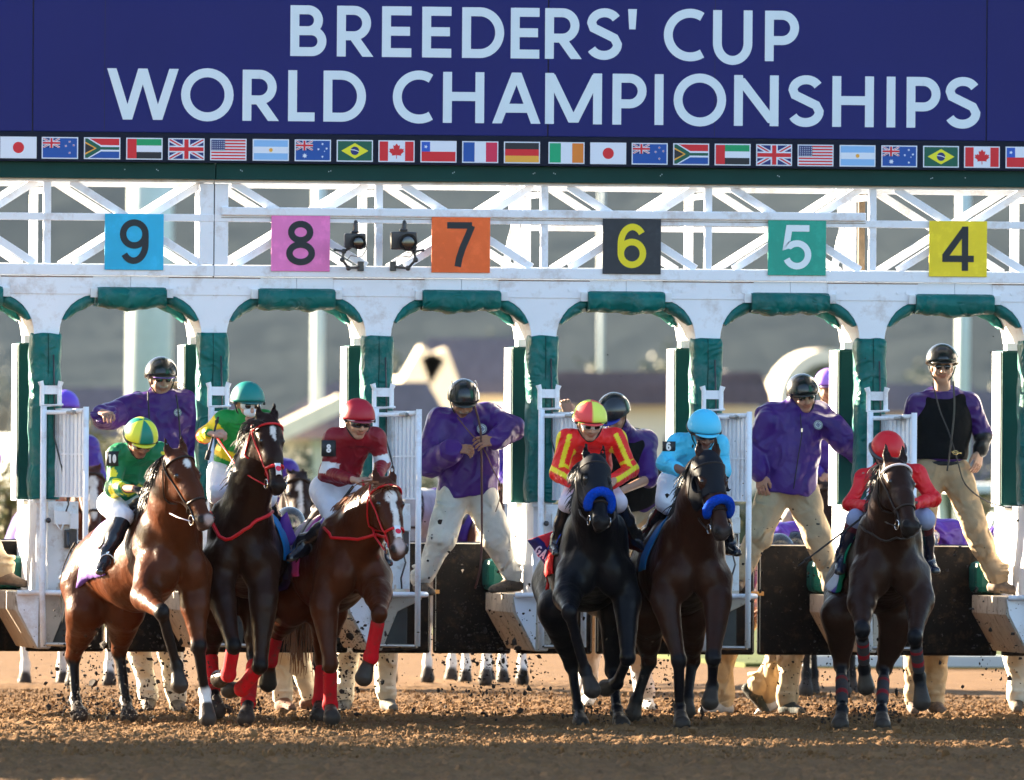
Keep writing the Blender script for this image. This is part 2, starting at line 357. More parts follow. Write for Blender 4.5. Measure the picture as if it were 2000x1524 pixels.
        G([(.5+x, z) for x, z in h]+[(.5-x, z) for x, z in h[::-1][:-1]], 'red')
    elif kind == 'cl': R(0, 1, 0, .5, 'red'); R(0, 1, .5, 1, 'white'); R(0, .25, .5, 1, 'ublue'); disc(.125, .75, .1, 'white', 10, .5)
    elif kind == 'fr': R(0, .333, 0, 1, 'blue'); R(.333, .667, 0, 1, 'white'); R(.667, 1, 0, 1, 'crimson')
    elif kind == 'de': R(0, 1, .667, 1, 'black'); R(0, 1, .333, .667, 'red'); R(0, 1, 0, .333, 'gold')
    elif kind == 'ie': R(0, .333, 0, 1, 'irish'); R(.333, .667, 0, 1, 'white'); R(.667, 1, 0, 1, 'orange')
    o = m.build('flag', FM, strip); return o
FNAMES = dict(jp='white flag with a red disc', uk='union flag of crossed red and white bars', nz='blue flag with small union canton and four red stars', au='blue flag with union canton and white stars',
   za='six colour flag with green sideways Y', ae='flag with red hoist bar and green white black stripes', us='flag of red and white stripes with blue star canton', ar='pale blue and white striped flag with small sun',
   br='green flag with yellow diamond', ca='red and white flag with maple leaf', cl='white over red flag with blue square', fr='blue white red vertical tricolour', de='black red gold striped flag', ie='green white orange tricolour')
fl = [('jp', 36), ('nz', 117), ('za', 199.5), ('ae', 282), ('uk', 364), ('us', 446), ('ar', 529), ('au', 611), ('br', 693), ('ca', 774.5), ('cl', 856.5), ('fr', 938), ('de', 1019.5), ('ie', 1106.5),
      ('jp', 1188), ('nz', 1269), ('za', 1350), ('ae', 1431), ('uk', 1512), ('us', 1593), ('ar', 1675), ('au', 1756.5), ('br', 1838), ('ca', 1918), ('cl', 1999), ('fr', 2081), ('jp', -46)]
fz = P(1000, 298, -.17)[2]
for k, px in fl: flag(k, P(px, 298, -.18)[0], fz)['label'] = FNAMES[k]

# --- green beam under the sign ---
zt, zb = ZP(325)-.001, ZP(357)
for a, b in ((XL, XP(414)), (XP(415.5), XR)):
    m = MB(); m.box(a, b, -.11, .02, zb, zt); m.build('green_beam', M_gbeam, gate, bevel=.004)
m = MB()
for p in (237, 299, 302, 463, 466, 635, 639, 877, 880, 1034, 1037, 1074, 1077, 1282, 1285, 1511, 1514, 1810, 1813, 1877):
    m.sphere((XP(p), -.112, ZP(340+random.uniform(-2, 2))), .004, 8, 5)
m.build('screw_heads', M_letter, gate)

# --- top truss, front and rear ---
def truss(Y, off, worn, front):
    M_ = M_white; d = .05
    zt, zm1, zm0, zb1, zb0 = ZP(357), ZP(432), ZP(441), ZP(522), ZP(545)
    def B(name, fn):
        m = MB(); fn(m); m.build(name, M_, gate, bevel=.003)
    X = lambda px: XP(px)+off
    if front:
        for a, b in ((XL, XP(414)), (XP(415), XR)):
            m = MB(); m.box(a, b, Y-.045, Y+.035, ZP(438.5), ZP(424.5)); m.build('middle_rail', M_, gate, bevel=.003)
            m = MB(); m.box(a, b, Y-.055, Y+.05, ZP(545), ZP(524)); m.build('lower_chord', M_, gate, bevel=.004)
            m = MB(); m.box(a, b, Y-.05, Y+.045, ZP(363), ZP(357)-.001); m.build('upper_chord', M_, gate, bevel=.002)
        m = MB(); m.box(XP(428), XP(1686), Y-.075, Y+.03, ZP(426), ZP(410)); m.build('long_tube_rail', M_white, gate, bevel=.008)
        m = MB(); m.box(XP(428), XP(1686), Y-.050, Y+.03, ZP(431), ZP(429.8)); m.build('rail_shadow_gap', mat('rail_gap_shade', (.25,.22,.2), var=.4), gate)  # dark bar painted in for the shadow line between the rails
        m = MB(); m.box(XP(386), XP(413.5), Y-.04, Y+.04, zb1, zt-.03); m.box(XP(415.5), XP(442), Y-.04, Y+.04, zb1, zt-.03); m.build('seam_upright', M_, gate, bevel=.003)
        m = MB(); m.bar((XP(1736), 1.25, ZP(545)), (XP(1736), 1.25, ZP(330)), .05, .05); m.build('brown_pole', mat('old_pole', (.09,.065,.04), rough=.8, var=.4, vscale=14, bump=.4), gate, bevel=.01)
        m = MB(); m.box(XP(413.7), XP(415.3), Y-.03, Y+.03, ZP(583), zt+.1); m.build('seam_gap', M_seam, gate)
    else:
        m = MB(); m.box(XL, XR, Y-.03, Y+.05, ZP(363)-.02, ZP(352)); m.build('upper_chord', M_, gate, bevel=.003)
        m = MB(); m.box(XL, XR, Y-.03, Y+.05, zb0-.02, ZP(519)); m.build('lower_chord', M_, gate, bevel=.003)
        m = MB(); m.box(XP(1055), XP(1585), Y-.03, Y+.03, ZP(447), ZP(436)); m.build('middle_rail', M_, gate, bevel=.003)
    for i, x in enumerate(POSTS):
        if not (front and i == 2):
            m = MB(); w = .026 if front else .03
            m.box(x-w+off, x+w+off, Y-.035, Y+.035, zb1-.001, zt-.02); m.build('truss_upright', M_, gate, bevel=.003)
        if i+1 < len(POSTS):
            x2 = POSTS[i+1]; a, b = x+(.17 if i != 2 else .13)+off, x2-.09+off
            zt_, zb_ = zt-.02, zb1+.0
            m = MB(); m.bar((a, Y, zt_), (b, Y, zb_), .055, .05); m.build('truss_brace', M_, gate, bevel=.003)
            m = MB(); m.bar((b+.01, Y+.054, zt_), (a+.03, Y+.054, zb_), .055, .05); m.build('truss_brace', M_, gate, bevel=.003)
truss(.0, 0, False, True)
truss(RY, .0, True, False)
for px in (1018, 1664):
    for q, (dx, dy) in enumerate(((0, 12), (24, 0), (-3, -2))):
        m = MB(); m.bar((XP(px+6+dx), RY-.12-.045*q, ZP(357)), (XP(px+18-dx+dy), RY-.12-.045*q, ZP(524)), .055, .03); m.build('rear_strut', M_white, gate, bevel=.003)
for x in POSTS:
    m = MB(); m.bar((x-.02, .04, ZP(380)), (x-.02, RY-.05, ZP(380)), .04, .04, up=(0, 0, 1)); m.build('cross_tie', M_white, gate, bevel=.003)
    m = MB(); m.bar((x-.02, .04, ZP(530)), (x-.02, RY-.05, ZP(530)), .04, .04, up=(0, 0, 1)); m.build('cross_tie', M_white, gate, bevel=.003)

# --- arch plates over the stalls ---
zf = ZP(583)
def arch_right(c):      # from post centre outwards to the right: outline of the opening
    q = [(24, 662), (26, 645), (30, 630), (37, 616), (47, 603), (60, 593), (74, 586), (90, 583)]
    return [(c+dx*PM, ZP(y)) for dx, y in q]
def arch_pts(c, side): return [(c+side*(x-c), z) for x, z in arch_right(c)]
for fr, (Y0, Y1) in enumerate(((-.03, .03), (RY-.1, RY-.04))):
    for i in range(len(POSTS)):
        c = POSTS[i]; hl = (c-POSTS[i-1])/2 if i else .6; hr = (POSTS[i+1]-c)/2 if i+1 < len(POSTS) else .6
        pr = arch_pts(c, 1)+[(c+hr-.001, zf), (c+hr-.001, ZP(546))]; pl = arch_pts(c, -1)+[(c-hl+.001, zf), (c-hl+.001, ZP(546))]
        m = MB(); m.poly(pl[:0:-1]+[pl[0]]+pr[:1]+pr[1:], Y0, Y1)
        pln = m.build('arch_plate', M_white if fr == 0 else M_white, gate, bevel=.003)
        if fr == 0:
            m = MB()
            for s in (-1, 1):
                for q in (50, 68):
                    m.tube([(c+s*q*PM, -.045, ZP(566)), (c+s*q*PM, -.028, ZP(566))], .012, 10)
            m.build('bolt', M_white, pln)
            m = MB(); m.box(c-88*PM, c+(88)*PM, -.037, -.0295, ZP(583)+.004, ZP(549)); m.build('cover_plate', M_white, pln, bevel=.002)
            m = MB(); m.box(c-89*PM, c+89*PM, -.0385, -.0295, ZP(549), ZP(547.6)); m.build('rust_line', mat('rust', (.2, .09, .04), rough=.9, var=.5, vscale=30), pln)
# arch liners (the tunnel between the front and the rear arch) and posts
for i, c in enumerate(POSTS):
    m = MB()
    for s in (-1, 1):
        q = arch_pts(c, s)
        ys = (.031, RY-.101)
        vs = [(x, y, z) for y in ys for x, z in q]; n = len(q)
        vs2 = [(x-s*.012, y, z+.012) for x, y, z in vs]
        m.add(vs+vs2, [(k, k+1, n+k+1, n+k) for k in range(n-1)]+[(2*n+k, 3*n+k, 3*n+k+1, 2*n+k+1) for k in range(n-1)])
    m.build('arch_liner', M_white, gate)
    m = MB(); m.box(c-.075, c+.075, -.025, .10, ZP(990), ZP(661)); m.build('front_post', M_white, gate, bevel=.004)
    m = MB(); m.box(c-.085, c+.085, .70, .86, ZP(720), ZP(655)); m.build('rear_post', M_white, gate, bevel=.004)

# --- padding ---
def pad_curve(c, s, Y0, Y1, top=True):
    """soft strip that follows the curved edge of the arch"""
    q = arch_pts(c, s)[2:]; n = len(q); m = MB(); th = [.035, .07, .09, .10, .095, .08, .06][:n]
    rings = []
    for k, (x, z) in enumerate(q):
        a = q[max(k-1, 0)]; b = q[min(k+1, n-1)]; d = nrm(V(b[0]-a[0], b[1]-a[1])); nn = V(d[1], -d[0])*s
        w = th[min(k, len(th)-1)]
        ring = []
        for j in range(10):
            ang = 2*pi*j/10; u = cos(ang); v = sin(ang)
            wob = 1+.12*sin(k*2.1+j)
            ring.append((x+nn[0]*(w*.5*u*wob+w*.35), (Y0+Y1)/2+(Y1-Y0)/2*v, z+nn[1]*(w*.5*u*wob+w*.35)))
        rings += ring
    fs = [(k*10+j, k*10+(j+1) % 10, (k+1)*10+(j+1) % 10, (k+1)*10+j) for k in range(n-1) for j in range(10)]+[tuple(range(10)), tuple((n-1)*10+j for j in range(10))]
    m.add(rings, fs); return m.build('arch_edge_pad', M_pad, gate, smooth=True)
def top_pad(xa, xb, Y0, Y1, z0, z1):
    nx = 26; m = MB(); vs = []
    for i in range(nx+1):
        u = i/nx; x = xa+(xb-xa)*u; sag = .018*sin(pi*u)*(1+.5*sin(u*9+xa*3))+.006*sin(u*23+xa)
        flare = 1-.55*max(0, abs(u-.5)*2-.9)*10*.1
        for j in range(12):
            a = 2*pi*j/12; yy = (Y0+Y1)/2+(Y1-Y0)/2*max(-1, min(1, 1.25*cos(a))); hz = (z1-z0)/2
            zz = (z0+z1)/2+hz*max(-1, min(1, 1.3*sin(a)))*flare
            if sin(a) < -.2: zz -= sag+.004*sin(i*1.7+j)
            vs.append((x, yy, zz))
    fs = [(i*12+j, i*12+(j+1) % 12, (i+1)*12+(j+1) % 12, (i+1)*12+j) for i in range(nx) for j in range(12)]+[tuple(range(12)), tuple(nx*12+j for j in range(12))]
    m.add(vs, fs); return m.build('arch_top_pad', M_pad, gate, smooth=True)
for i, c in enumerate(POSTS):
    for s in (-1, 1):
        pad_curve(c, s, -.05, .10); pad_curve(c, s, RY-.22, RY-.05)
    if i+1 < len(POSTS):
        d = POSTS[i+1]; a, b = c+84*PM, d-86*PM
        if i == 1: a, b = a+.05, b-.03
        top_pad(a, b, -.10, .30, ZP(606), ZP(567)); top_pad(a+.02, b, RY-.25, RY-.04, ZP(600), ZP(574))
        m = MB(); m.box(a-.05, a, -.07, -.032, ZP(588), ZP(570)); m.build('pad_bracket', M_whited, gate, bevel=.002); m = MB(); m.box(b, b+.05, -.07, -.032, ZP(588), ZP(570)); m.build('pad_bracket', M_whited, gate, bevel=.002)
def sleeve(c, half, Y0, Y1, z0, z1, M_, name, seam=True):
    nz = 40; m = MB(); vs = []; rnd = random.Random(int((c+50)*1000)); ph = rnd.uniform(0, 6)
    for i in range(nz+1):
        u = i/nz; z = z0+(z1-z0)*u
        for j in range(20):
            a = 2*pi*j/20+.157; ca, sa = cos(a), sin(a)
            sx = math.copysign(min(1, abs(ca)*1.22), ca); sy = math.copysign(min(1, abs(sa)*1.22), sa)
            w = 1+.035*sin(u*17+ph+2*ca)+.02*sin(u*41+ph*2)+.03*(u < .2)
            if i in (0, nz): w *= .93
            vs.append((c+half*sx*w, (Y0+Y1)/2+(Y1-Y0)/2*sy*w, z+.006*sin(j*1.3+ph)*(i in (0, nz))))
    fs = [(i*20+j, i*20+(j+1) % 20, (i+1)*20+(j+1) % 20, (i+1)*20+j) for i in range(nz) for j in range(20)]+[tuple(range(20)), tuple(nz*20+j for j in range(20))]
    m.add(vs, fs); o = m.build(name, M_, gate, smooth=True)
    if seam:
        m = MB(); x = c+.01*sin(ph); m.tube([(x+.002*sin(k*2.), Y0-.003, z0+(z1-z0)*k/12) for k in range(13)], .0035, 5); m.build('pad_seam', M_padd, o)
    return o
for i, c in enumerate(POSTS):
    sleeve(c, .112, -.07, .19, ZP(980), ZP(656+3*(i % 2)), M_pad, 'post_pad')
    # rear padded post: sunlit white skin on its left side, green on the front
    Ya, Yb = .66, 1.0; xl = c-.132
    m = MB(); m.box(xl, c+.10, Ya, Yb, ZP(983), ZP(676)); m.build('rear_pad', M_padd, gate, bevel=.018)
    m = MB(); m.box(xl-.008, xl-.001, Ya+.02, Yb+.02, ZP(985), ZP(678)); m.build('rear_pad_flap', M_white, gate, bevel=.003)

# --- number plates ---
PL = [('9', 262, 'plate_blue', srgb(20, 168, 212), (.006, .012, .02)), ('8', 587, 'plate_pink', srgb(226, 118, 184), (.006, .012, .02)), ('7', 900, 'plate_orange', srgb(234, 98, 32), (.006, .012, .02)),
      ('6', 1234, 'plate_black', (.012, .018, .03), srgb(226, 208, 20)), ('5', 1556.5, 'plate_green', srgb(8, 152, 132), (.72, .80, .84)), ('4', 1871, 'plate_yellow', srgb(234, 208, 24), (.006, .012, .02))]
for ch, px, mn, c1, c2 in PL:
    yc = 479+ (px-1000)*.0085
    a = P(px, yc, -.064); hw, hh = 57*PM, 54*PM
    m = MB(); m.box(a[0]-hw, a[0]+hw, -.068, -.0605, a[2]-hh, a[2]+hh)
    pl = m.build('number_plate', mat(mn, c1, rough=.45, spec=.4, var=.08, vscale=5, bump=.1, bscale=6, bdist=.02, dirt=tuple(min(1, x*1.25+.02) for x in c1), dscale=10, damt=.6), gate, bevel=.002)
    bk = MB(); bk.box(a[0]-hw+.002, a[0]+hw-.002, -.0600, -.0570, a[2]-hh+.002, a[2]+hh-.002); bk.build('bounce_blocker', M_gun, pl)  # unseen dark slab added to stop plate colour bouncing onto the truss
    pl['label'] = {'9': 'blue', '8': 'pink', '7': 'orange', '6': 'black', '5': 'green', '4': 'yellow'}[ch]+' number plate reading '+ch
    m = MB(); w = {'7': 54, '4': 62}.get(ch, 56)*PM; strokes(m, ch, V(a[0]-w/2, -.0705, a[2]-42.5*PM), EX, EZ, w, 12.6*PM, 86*PM, OUT)
    m.build('numeral', mat('num_'+mn, c2, rough=.5, var=0), pl)

# --- stall partitions: tube frames, grilles, machinery, ledges, doors ---
for i, c in enumerate(POSTS):
    X = lambda px: c+px*PM
    Z = ZP
    m = MB()                                     # forked tube frame
    m.tube([(X(-11), -.13, Z(800)), (X(-11), -.13, Z(762)), (X(-14), -.13, Z(752))], [.017, .017, .021], 10); m.tube([(X(23), -.13, Z(800)), (X(23), -.13, Z(762)), (X(26), -.13, Z(752))], [.017, .017, .021], 10)
    m.box(X(-9), X(21), -.125, -.105, Z(777), Z(760))
    m.build('tube_fork', M_white, gate, smooth=False)
    m = MB(); m.tube([(X(-8), -.15, Z(800)), (X(-8), -.15, Z(1050)), (X(-9), -.15, Z(1140)), (X(-5), -.15, Z(1268))], .023, 10)
    m.build('front_tube', M_white, gate, smooth=True)
    m = MB(); m.tube([(X(66), -.42, Z(801)), (X(66), -.42, Z(1262))], .021, 10); m.build('front_tube', M_white, gate, smooth=True)
    m = MB(); m.tube([(X(-10), -.14, Z(800)), (X(30), -.14, Z(797))], .008, 8); m.box(X(-12), X(30), -.16, -.12, Z(798), Z(796.5)); m.tube([(X(-5), -.14, Z(812)), (X(30), -.26, Z(812)), (X(62), -.40, Z(808))], .016, 8); m.build('hinge_rod', M_white, gate)
    m = MB(); m.tube([(X(33), -.30, Z(812)), (X(48), -.36, Z(812))], .012, 8); m.tube([(X(40), -.345, Z(812)), (X(44), -.36, Z(812))], .018, 8); m.build('coupling', M_metal, gate)
    m = MB()                                     # ribbed grille of the open front door
    for k in range(8):
        u = k/7; x = X(20+43*u); y = -.08-.32*u
        m.bar((x, y, Z(975)), (x, y, Z(805)), .013, .035, up=(1, -2.2, 0))
    for zz in (975, 893, 806): m.bar((X(18), -.066, Z(zz)), (X(65), -.415, Z(zz)), .014, .012, up=(0, 0, 1))
    m.add([(X(20), -.07, Z(975)), (X(63), -.39, Z(975)), (X(63), -.39, Z(805)), (X(20), -.07, Z(805))], [(0, 1, 2, 3)])
    m.build('door_grille', M_white, gate)
    m = MB(); m.box(c-.055, c+.055, .06, 1.36, Z(1165), Z(984)); m.build('partition_wall', M_white, gate, bevel=.006)
    m = MB(); m.box(X(3), X(62), -.10, .0, Z(1160), Z(985)); m.build('gearbox_panel', M_whited, gate, bevel=.006)
    m = MB(); m.box(X(14), X(50), -.16, -.10, Z(1030), Z(1003)); m.box(X(44), X(60), -.18, -.10, Z(1038), Z(1008)); m.tube([(X(16), -.13, Z(1000)), (X(18), -.17, Z(1030)), (X(26), -.18, Z(1042)), (X(32), -.15, Z(1028)), (X(30), -.12, Z(1005))], .007, 6)
    m.build('latch_box', M_whited, gate, bevel=.003)
    m = MB(); m.box(X(34), X(58), -.15, -.099, Z(1075), Z(1040)); m.tube([(X(40), -.15, Z(1046)), (X(40), -.2, Z(1070))], .012, 8); m.build('latch', M_gun, gate, bevel=.002); m = MB(); m.sphere((X(2), -.17, Z(1022)), .02); m.build('latch_knob', M_gun, gate)
    m = MB(); m.tube([(X(36), -.17, Z(1004)), (X(40), -.2, Z(990)), (X(33), -.16, Z(940)), (X(14), -.1, Z(860)), (X(15), -.09, Z(800)), (X(12), -.09, Z(700))], .006, 6); m.tube([(X(44), -.16, Z(1070)), (X(50), -.2, Z(1100)), (X(42), -.18, Z(1130)), (X(46), -.12, Z(1156))], .007, 6); m.build('cable', M_gun, gate, smooth=True)
    m = MB(); m.box(X(20), X(60), -.14, -.08, Z(1158), Z(1151)); m.box(X(22), X(26), -.15, -.14, Z(1158), Z(1143)); m.box(X(30), X(34), -.15, -.14, Z(1158), Z(1143)); m.build('floor_hinge', M_metal, gate, bevel=.002)
    # ledge the assistants stand on, tapering to a narrow foot
    m = MB(); xl, xr = X(-58), X(93); zt, zl, zb = Z(1161), Z(1196), Z(1272); y0, y1 = -.06, 1.36
    q = [(xl, zt), (xr-.02, zt), (xr-.02, Z(1172)), (X(40), zl), (X(10), zb), (X(-15), zb), (X(-58), zl)]
    m.poly(q, y0, y1); m.build('ledge', mat('ledge_bounce_tan', (.42, .36, .29), rough=.7, var=.15, vscale=5, dirt=(.08, .05, .03), dscale=12, damt=.75, bump=.2, bscale=20, bdist=.01), gate, bevel=.008)  # tan base paints in shade with light bounced off the track; grime over it
    m = MB(); m.poly([(xl+.004, Z(1166)), (X(-12), Z(1166)), (X(-14), zb+.01), (X(-52), zl)], y0-.012, y0-.003); m.build('ledge_end_plate', M_white, gate, bevel=.002)
    m = MB(); m.tube([(xl+.01, y0-.05, Z(1163)), (X(-8), y0-.06, Z(1162)), (X(66), y0-.3, Z(1162)), (xr-.0, y0-.06, Z(1162)), (xr, y0+.3, Z(1162))], .020, 10); m.build('ledge_rail', M_white, gate, smooth=True)
    m = MB(); m.box(X(-2), X(60), -.03, .03, Z(1262), Z(1172)); m.build('lower_guard', mat('dark_panel', (.03, .035, .035), rough=.5, var=.3), gate, bevel=.004)
    m = MB(); m.tube([(X(-5), -.14, Z(1262)), (X(66), -.40, Z(1262))], .014, 8); m.build('lower_rod', M_metal, gate)
    # green bumper at the rear end of the ledge
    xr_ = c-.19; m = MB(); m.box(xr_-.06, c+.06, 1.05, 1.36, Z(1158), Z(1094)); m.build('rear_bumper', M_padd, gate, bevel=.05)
    # rear doors: two black rubber-faced leaves
    if i+1 < len(POSTS):
        d = POSTS[i+1]; mid = (c+d)/2-.002; Yd = 1.40
        for a, b in ((c+.02, mid-.013), (mid+.013, d-.02)):
            zt, zb = P(1000, 1059, Yd)[2], P(1000, 1277, Yd)[2]
            m = MB(); m.box(a, b, Yd, Yd+.07, zb, zt); dr = m.build('rear_door', M_black, gate, bevel=.018)
            m = MB(); e = b-.012 if b < mid else a+.012
            m.tube([(e, Yd-.006, zb+.02), (e, Yd-.006, zt-.03)], .004, 6); m.tube([(a+.04, Yd-.003, zt-.012), (b-.04, Yd-.003, zt-.012)], .005, 6); m.build('edge_trim', M_metal, dr)
        m = MB(); m.box(mid-.05, mid+.05, Yd-.03, Yd-.003, P(1000, 1161, Yd)[2], P(1000, 1153, Yd)[2])
        m.build('door_latch', mat('brass_wood', srgb(150, 110, 60), rough=.5), gate, bevel=.002)
# ======================= ground =======================
def spaced(fine0, fine1, d, lo, hi, g=1.18):
    a = list(np.arange(fine0, fine1+d*.5, d)); s = d
    r = a[-1]
    while r < hi: s *= g; r += s; a.append(min(r, hi))
    s = d; l = a[0]; left = []
    while l > lo: s *= g; l -= s; left.append(max(l, lo))
    return np.array(left[::-1]+a)
gx = spaced(-5.6, 5.2, .022, -1500, 1500, 1.25); gy = spaced(-19.5, 13, .025, -140, 2500, 1.12)
NX, NY = len(gx), len(gy)
def smooth_noise(nx, ny, s, rng):
    a = rng.standard_normal((nx//s+4, ny//s+4))
    xi = np.arange(nx)/s; yi = np.arange(ny)/s
    x0 = xi.astype(int); y0 = yi.astype(int); fx = xi-x0; fy = yi-y0
    fx = (fx*fx*(3-2*fx))[:, None]; fy = (fy*fy*(3-2*fy))[None, :]
    A = a[x0][:, y0]; B = a[x0+1][:, y0]; C = a[x0][:, y0+1]; D = a[x0+1][:, y0+1]
    return A*(1-fx)*(1-fy)+B*fx*(1-fy)+C*(1-fx)*fy+D*fx*fy
hz = np.zeros((NX, NY))
for s, amp in ((40, .010), (12, .009), (5, .011), (2, .012), (1, .006)):
    n = smooth_noise(NX, NY, s, RNG); hz += amp*(n if s > 6 else np.maximum(n, -.5))
fade = np.clip((9.2-np.abs(gy+6))/3+2.0, 0.02, 1)[None, :]*np.clip((8-np.abs(gx))/2, 0.02, 1)[:, None]
fade = np.where(gy[None, :] > 1.5, np.maximum(.3, fade*.75), fade)
fade = np.where((gy > 18)[None, :] | (gy < -23)[None, :], .05, fade)
hz = hz*fade - .024
X2, Y2 = np.meshgrid(gx, gy, indexing='ij')
vs = np.stack([X2, Y2, hz], -1).reshape(-1, 3)
ii = (np.arange(NX-1)[:, None]*NY+np.arange(NY-1)[None, :]).ravel()
fs = np.stack([ii, ii+NY, ii+NY+1, ii+1], -1)
M_dirt = mat('track_dirt', (.138, .076, .034), rough=.95, spec=.1, var=.30, vscale=3.0, bump=.8, bscale=60, bdist=.015, dirt=(.06, .032, .016), dscale=14, damt=.65, bdet=5)
g = raw('ground', vs, fs, M_dirt, None, smooth=True); lab(g, kind='structure')
# infield: the grass beyond the rail, laid a little above the dirt
M_grass = mat('infield_grass', (.06, .075, .02), rough=.9, spec=.1, var=.35, vscale=.6, bump=.3, bscale=30)
m = MB(); m.box(-400, 500, 46, 420, -.3, .012); lab(m.build('infield_lawn', M_grass), kind='structure')
m = MB(); m.box(P(1455, 1290, 23.6)[0], 60, 23.6, 45.9, -.3, .016); lab(m.build('verge', M_grass), kind='structure')
# hills
def hill(name, y0, x0, x1, ytop, ht, seed, col, base=0):
    rng = np.random.default_rng(seed); nx, ny = 90, 26
    xs = np.linspace(x0, x1, nx); ys = np.linspace(0, 1, ny)
    nz = sum(smooth_noise(nx, ny, s, rng)*a for s, a in ((22, .16), (9, .08), (4, .035), (2, .015)))
    XX, YY = np.meshgrid(xs, ys, indexing='ij'); prof = np.sin(YY*pi/2)**1.1
    Z = base+ht*prof*(1+nz) - 2*(1-YY)
    vs = np.stack([XX, y0+(ytop-y0)*YY, Z], -1).reshape(-1, 3)
    ii = (np.arange(nx-1)[:, None]*ny+np.arange(ny-1)[None, :]).ravel()
    o = raw(name, vs, np.stack([ii, ii+ny, ii+ny+1, ii+1], -1), mat(name+'_hazed_scrub', col, rough=1, spec=0, var=.12, vscale=.03, dirt=tuple(c*1.3 for c in col), dscale=.012, damt=.35, bump=.1, bscale=.2, bdist=4), None, smooth=True)
    return lab(o, kind='structure')
hill('hill', 420, -420, 700, 1000, 95, 3, (.05, .062, .068))  # distance haze is put into the blue-grey of both hill colours
hill('far_hill', 1000, -900, 1300, 2000, 190, 5, (.05, .064, .075), 40)
# ======================= far background =======================
M_cream = mat('cream_stucco', (.68, .60, .48), rough=.8, var=.12, vscale=.5)
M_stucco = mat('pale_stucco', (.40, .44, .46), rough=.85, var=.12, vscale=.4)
M_tile = mat('roof_tiles', (.125, .10, .108), rough=.85, var=.3, vscale=2.5, bump=.4, bscale=6, bdist=.1, stretch=(5, 1, 1))
M_win = mat('dark_glass', (.04, .05, .06), rough=.15, spec=.6, var=.1)
M_pole = mat('pole_paint', (.48, .55, .56), rough=.4, var=.08)
def box_px(m, x0, x1, y0, y1, Y, dep, mi=None):
    a = P(x0, y0, Y); b = P(x1, y1, Y); m.box(a[0], b[0], Y, Y+dep, b[2], a[2], mi)
def building(name, label, cat, Y, walls, roofs, wins, group=None, gables=()):
    x0, x1 = walls[0][0], walls[0][1]; c = P((x0+x1)/2, 900, Y)
    e = empty(name, (c[0], Y, 0), label, cat, group)
    for (a, b, t, bo, d) in walls:
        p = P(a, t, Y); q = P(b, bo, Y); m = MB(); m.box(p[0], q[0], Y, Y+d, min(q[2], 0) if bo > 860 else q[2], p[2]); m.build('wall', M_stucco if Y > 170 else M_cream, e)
    for pts, d in roofs:
        m = MB(); w = [P(x, y, Y) for x, y in pts]; n = len(w)
        k = [V(p[0], Y-.6, p[2]) for p in w]; 
        # roof slab leaning back: upper points are set deeper
        zz = [p[2] for p in w]; lo = min(zz); k = [V(p[0], Y-.6+(p[2]-lo)*d, p[2]) for p in k]
        m.add(k+[p+V(0, .3, .25) for p in k], [tuple(range(n)), tuple(range(2*n-1, n-1, -1))]+[(i, i+n, (i+1) % n+n, (i+1) % n) for i in range(n)])
        m.build('roof', M_tile, e)
    for (a, b, t, bo) in wins:
        p = P(a, t, Y-.05); q = P(b, bo, Y-.05); m = MB(); m.box(p[0], q[0], Y-.05, Y+.1, q[2], p[2]); m.build('window', M_win, e)
    for pts, wd in gables:
        if len(pts) == 3:
            w3 = [P(x, y, Y-.9) for x, y in pts]; m = MB(); m.poly([(w[0], w[2]) for w in w3], Y-.9, Y-.5); m.build('gable_wall', M_stucco, e)
        m = MB()
        for a, b in zip(pts[:-1], pts[1:]):
            A, B = P(*a, Y-1.2), P(*b, Y-1.2); m.bar(A, B, wd, .5)
        m.build('gable_trim', mat('cream_trim', (.80, .68, .52), rough=.8, var=.1), e)  # cream is the trim's own colour
    return e
building('gabled_house', 'red tiled house with a pale pointed gable behind the helmeted man in stall seven', 'house', 170,
         [(800, 1100, 770, 1000, 12), (812, 872, 735, 775, 4)], [([(820, 772), (850, 684), (1080, 684), (1080, 772)], 1.6)], [(890, 915, 800, 840), (940, 965, 800, 840), (1000, 1030, 800, 840)], None,
         [([(806, 756), (843, 690), (884, 800)], .55)])
building('long_roofed_stable', 'long low barn with dusty red tiled roof and slanting pale fascia behind stall eight', 'barn', 150,
         [(540, 880, 850, 1000, 14)], [([(520, 858), (660, 772), (850, 772), (880, 858)], 1.6)], [(600, 625, 880, 920), (700, 725, 880, 920), (780, 805, 880, 920)], None, [([(520, 858), (668, 786)], .3)])
building('dark_roofed_barn', 'barn with dull mauve roof far behind stall nine', 'barn', 190,
         [(90, 460, 850, 1000, 12)], [([(80, 856), (110, 780), (470, 780), (480, 856)], 1.6)], [(200, 230, 870, 910), (330, 360, 870, 910)])
building('white_pavilion', 'long whitewashed block under a thin red roof behind stall six', 'building', 155,
         [(1086, 1480, 790, 1010, 10)], [([(1080, 792), (1090, 752), (1490, 752), (1500, 792)], 1.2)], [(1300, 1330, 850, 900), (1110, 1135, 850, 900)])
e = building('arched_pavilion', 'pale building with a big round arched front behind stall five', 'building', 165,
         [(1420, 1900, 800, 1010, 10), (1465, 1535, 738, 772, 3)], [([(1640, 806), (1660, 775), (1900, 775), (1900, 806)], 1.0)], [(1730, 1760, 850, 900)])
m = MB(); Ya = 163; c = P(1603, 790, Ya); r1, r0 = 98/ (FPX/(CD+Ya)), 74/(FPX/(CD+Ya))
o_ = [(c[0]+r1*cos(pi*i/20), c[2]+r1*1.1*sin(pi*i/20)) for i in range(21)]; i_ = [(c[0]+r0*cos(pi*i/20), c[2]+r0*1.1*sin(pi*i/20)) for i in range(20, -1, -1)]
m.poly([o_[0]]+o_[1:]+i_, Ya-.8, Ya+1); m.build('arch', M_cream, e)
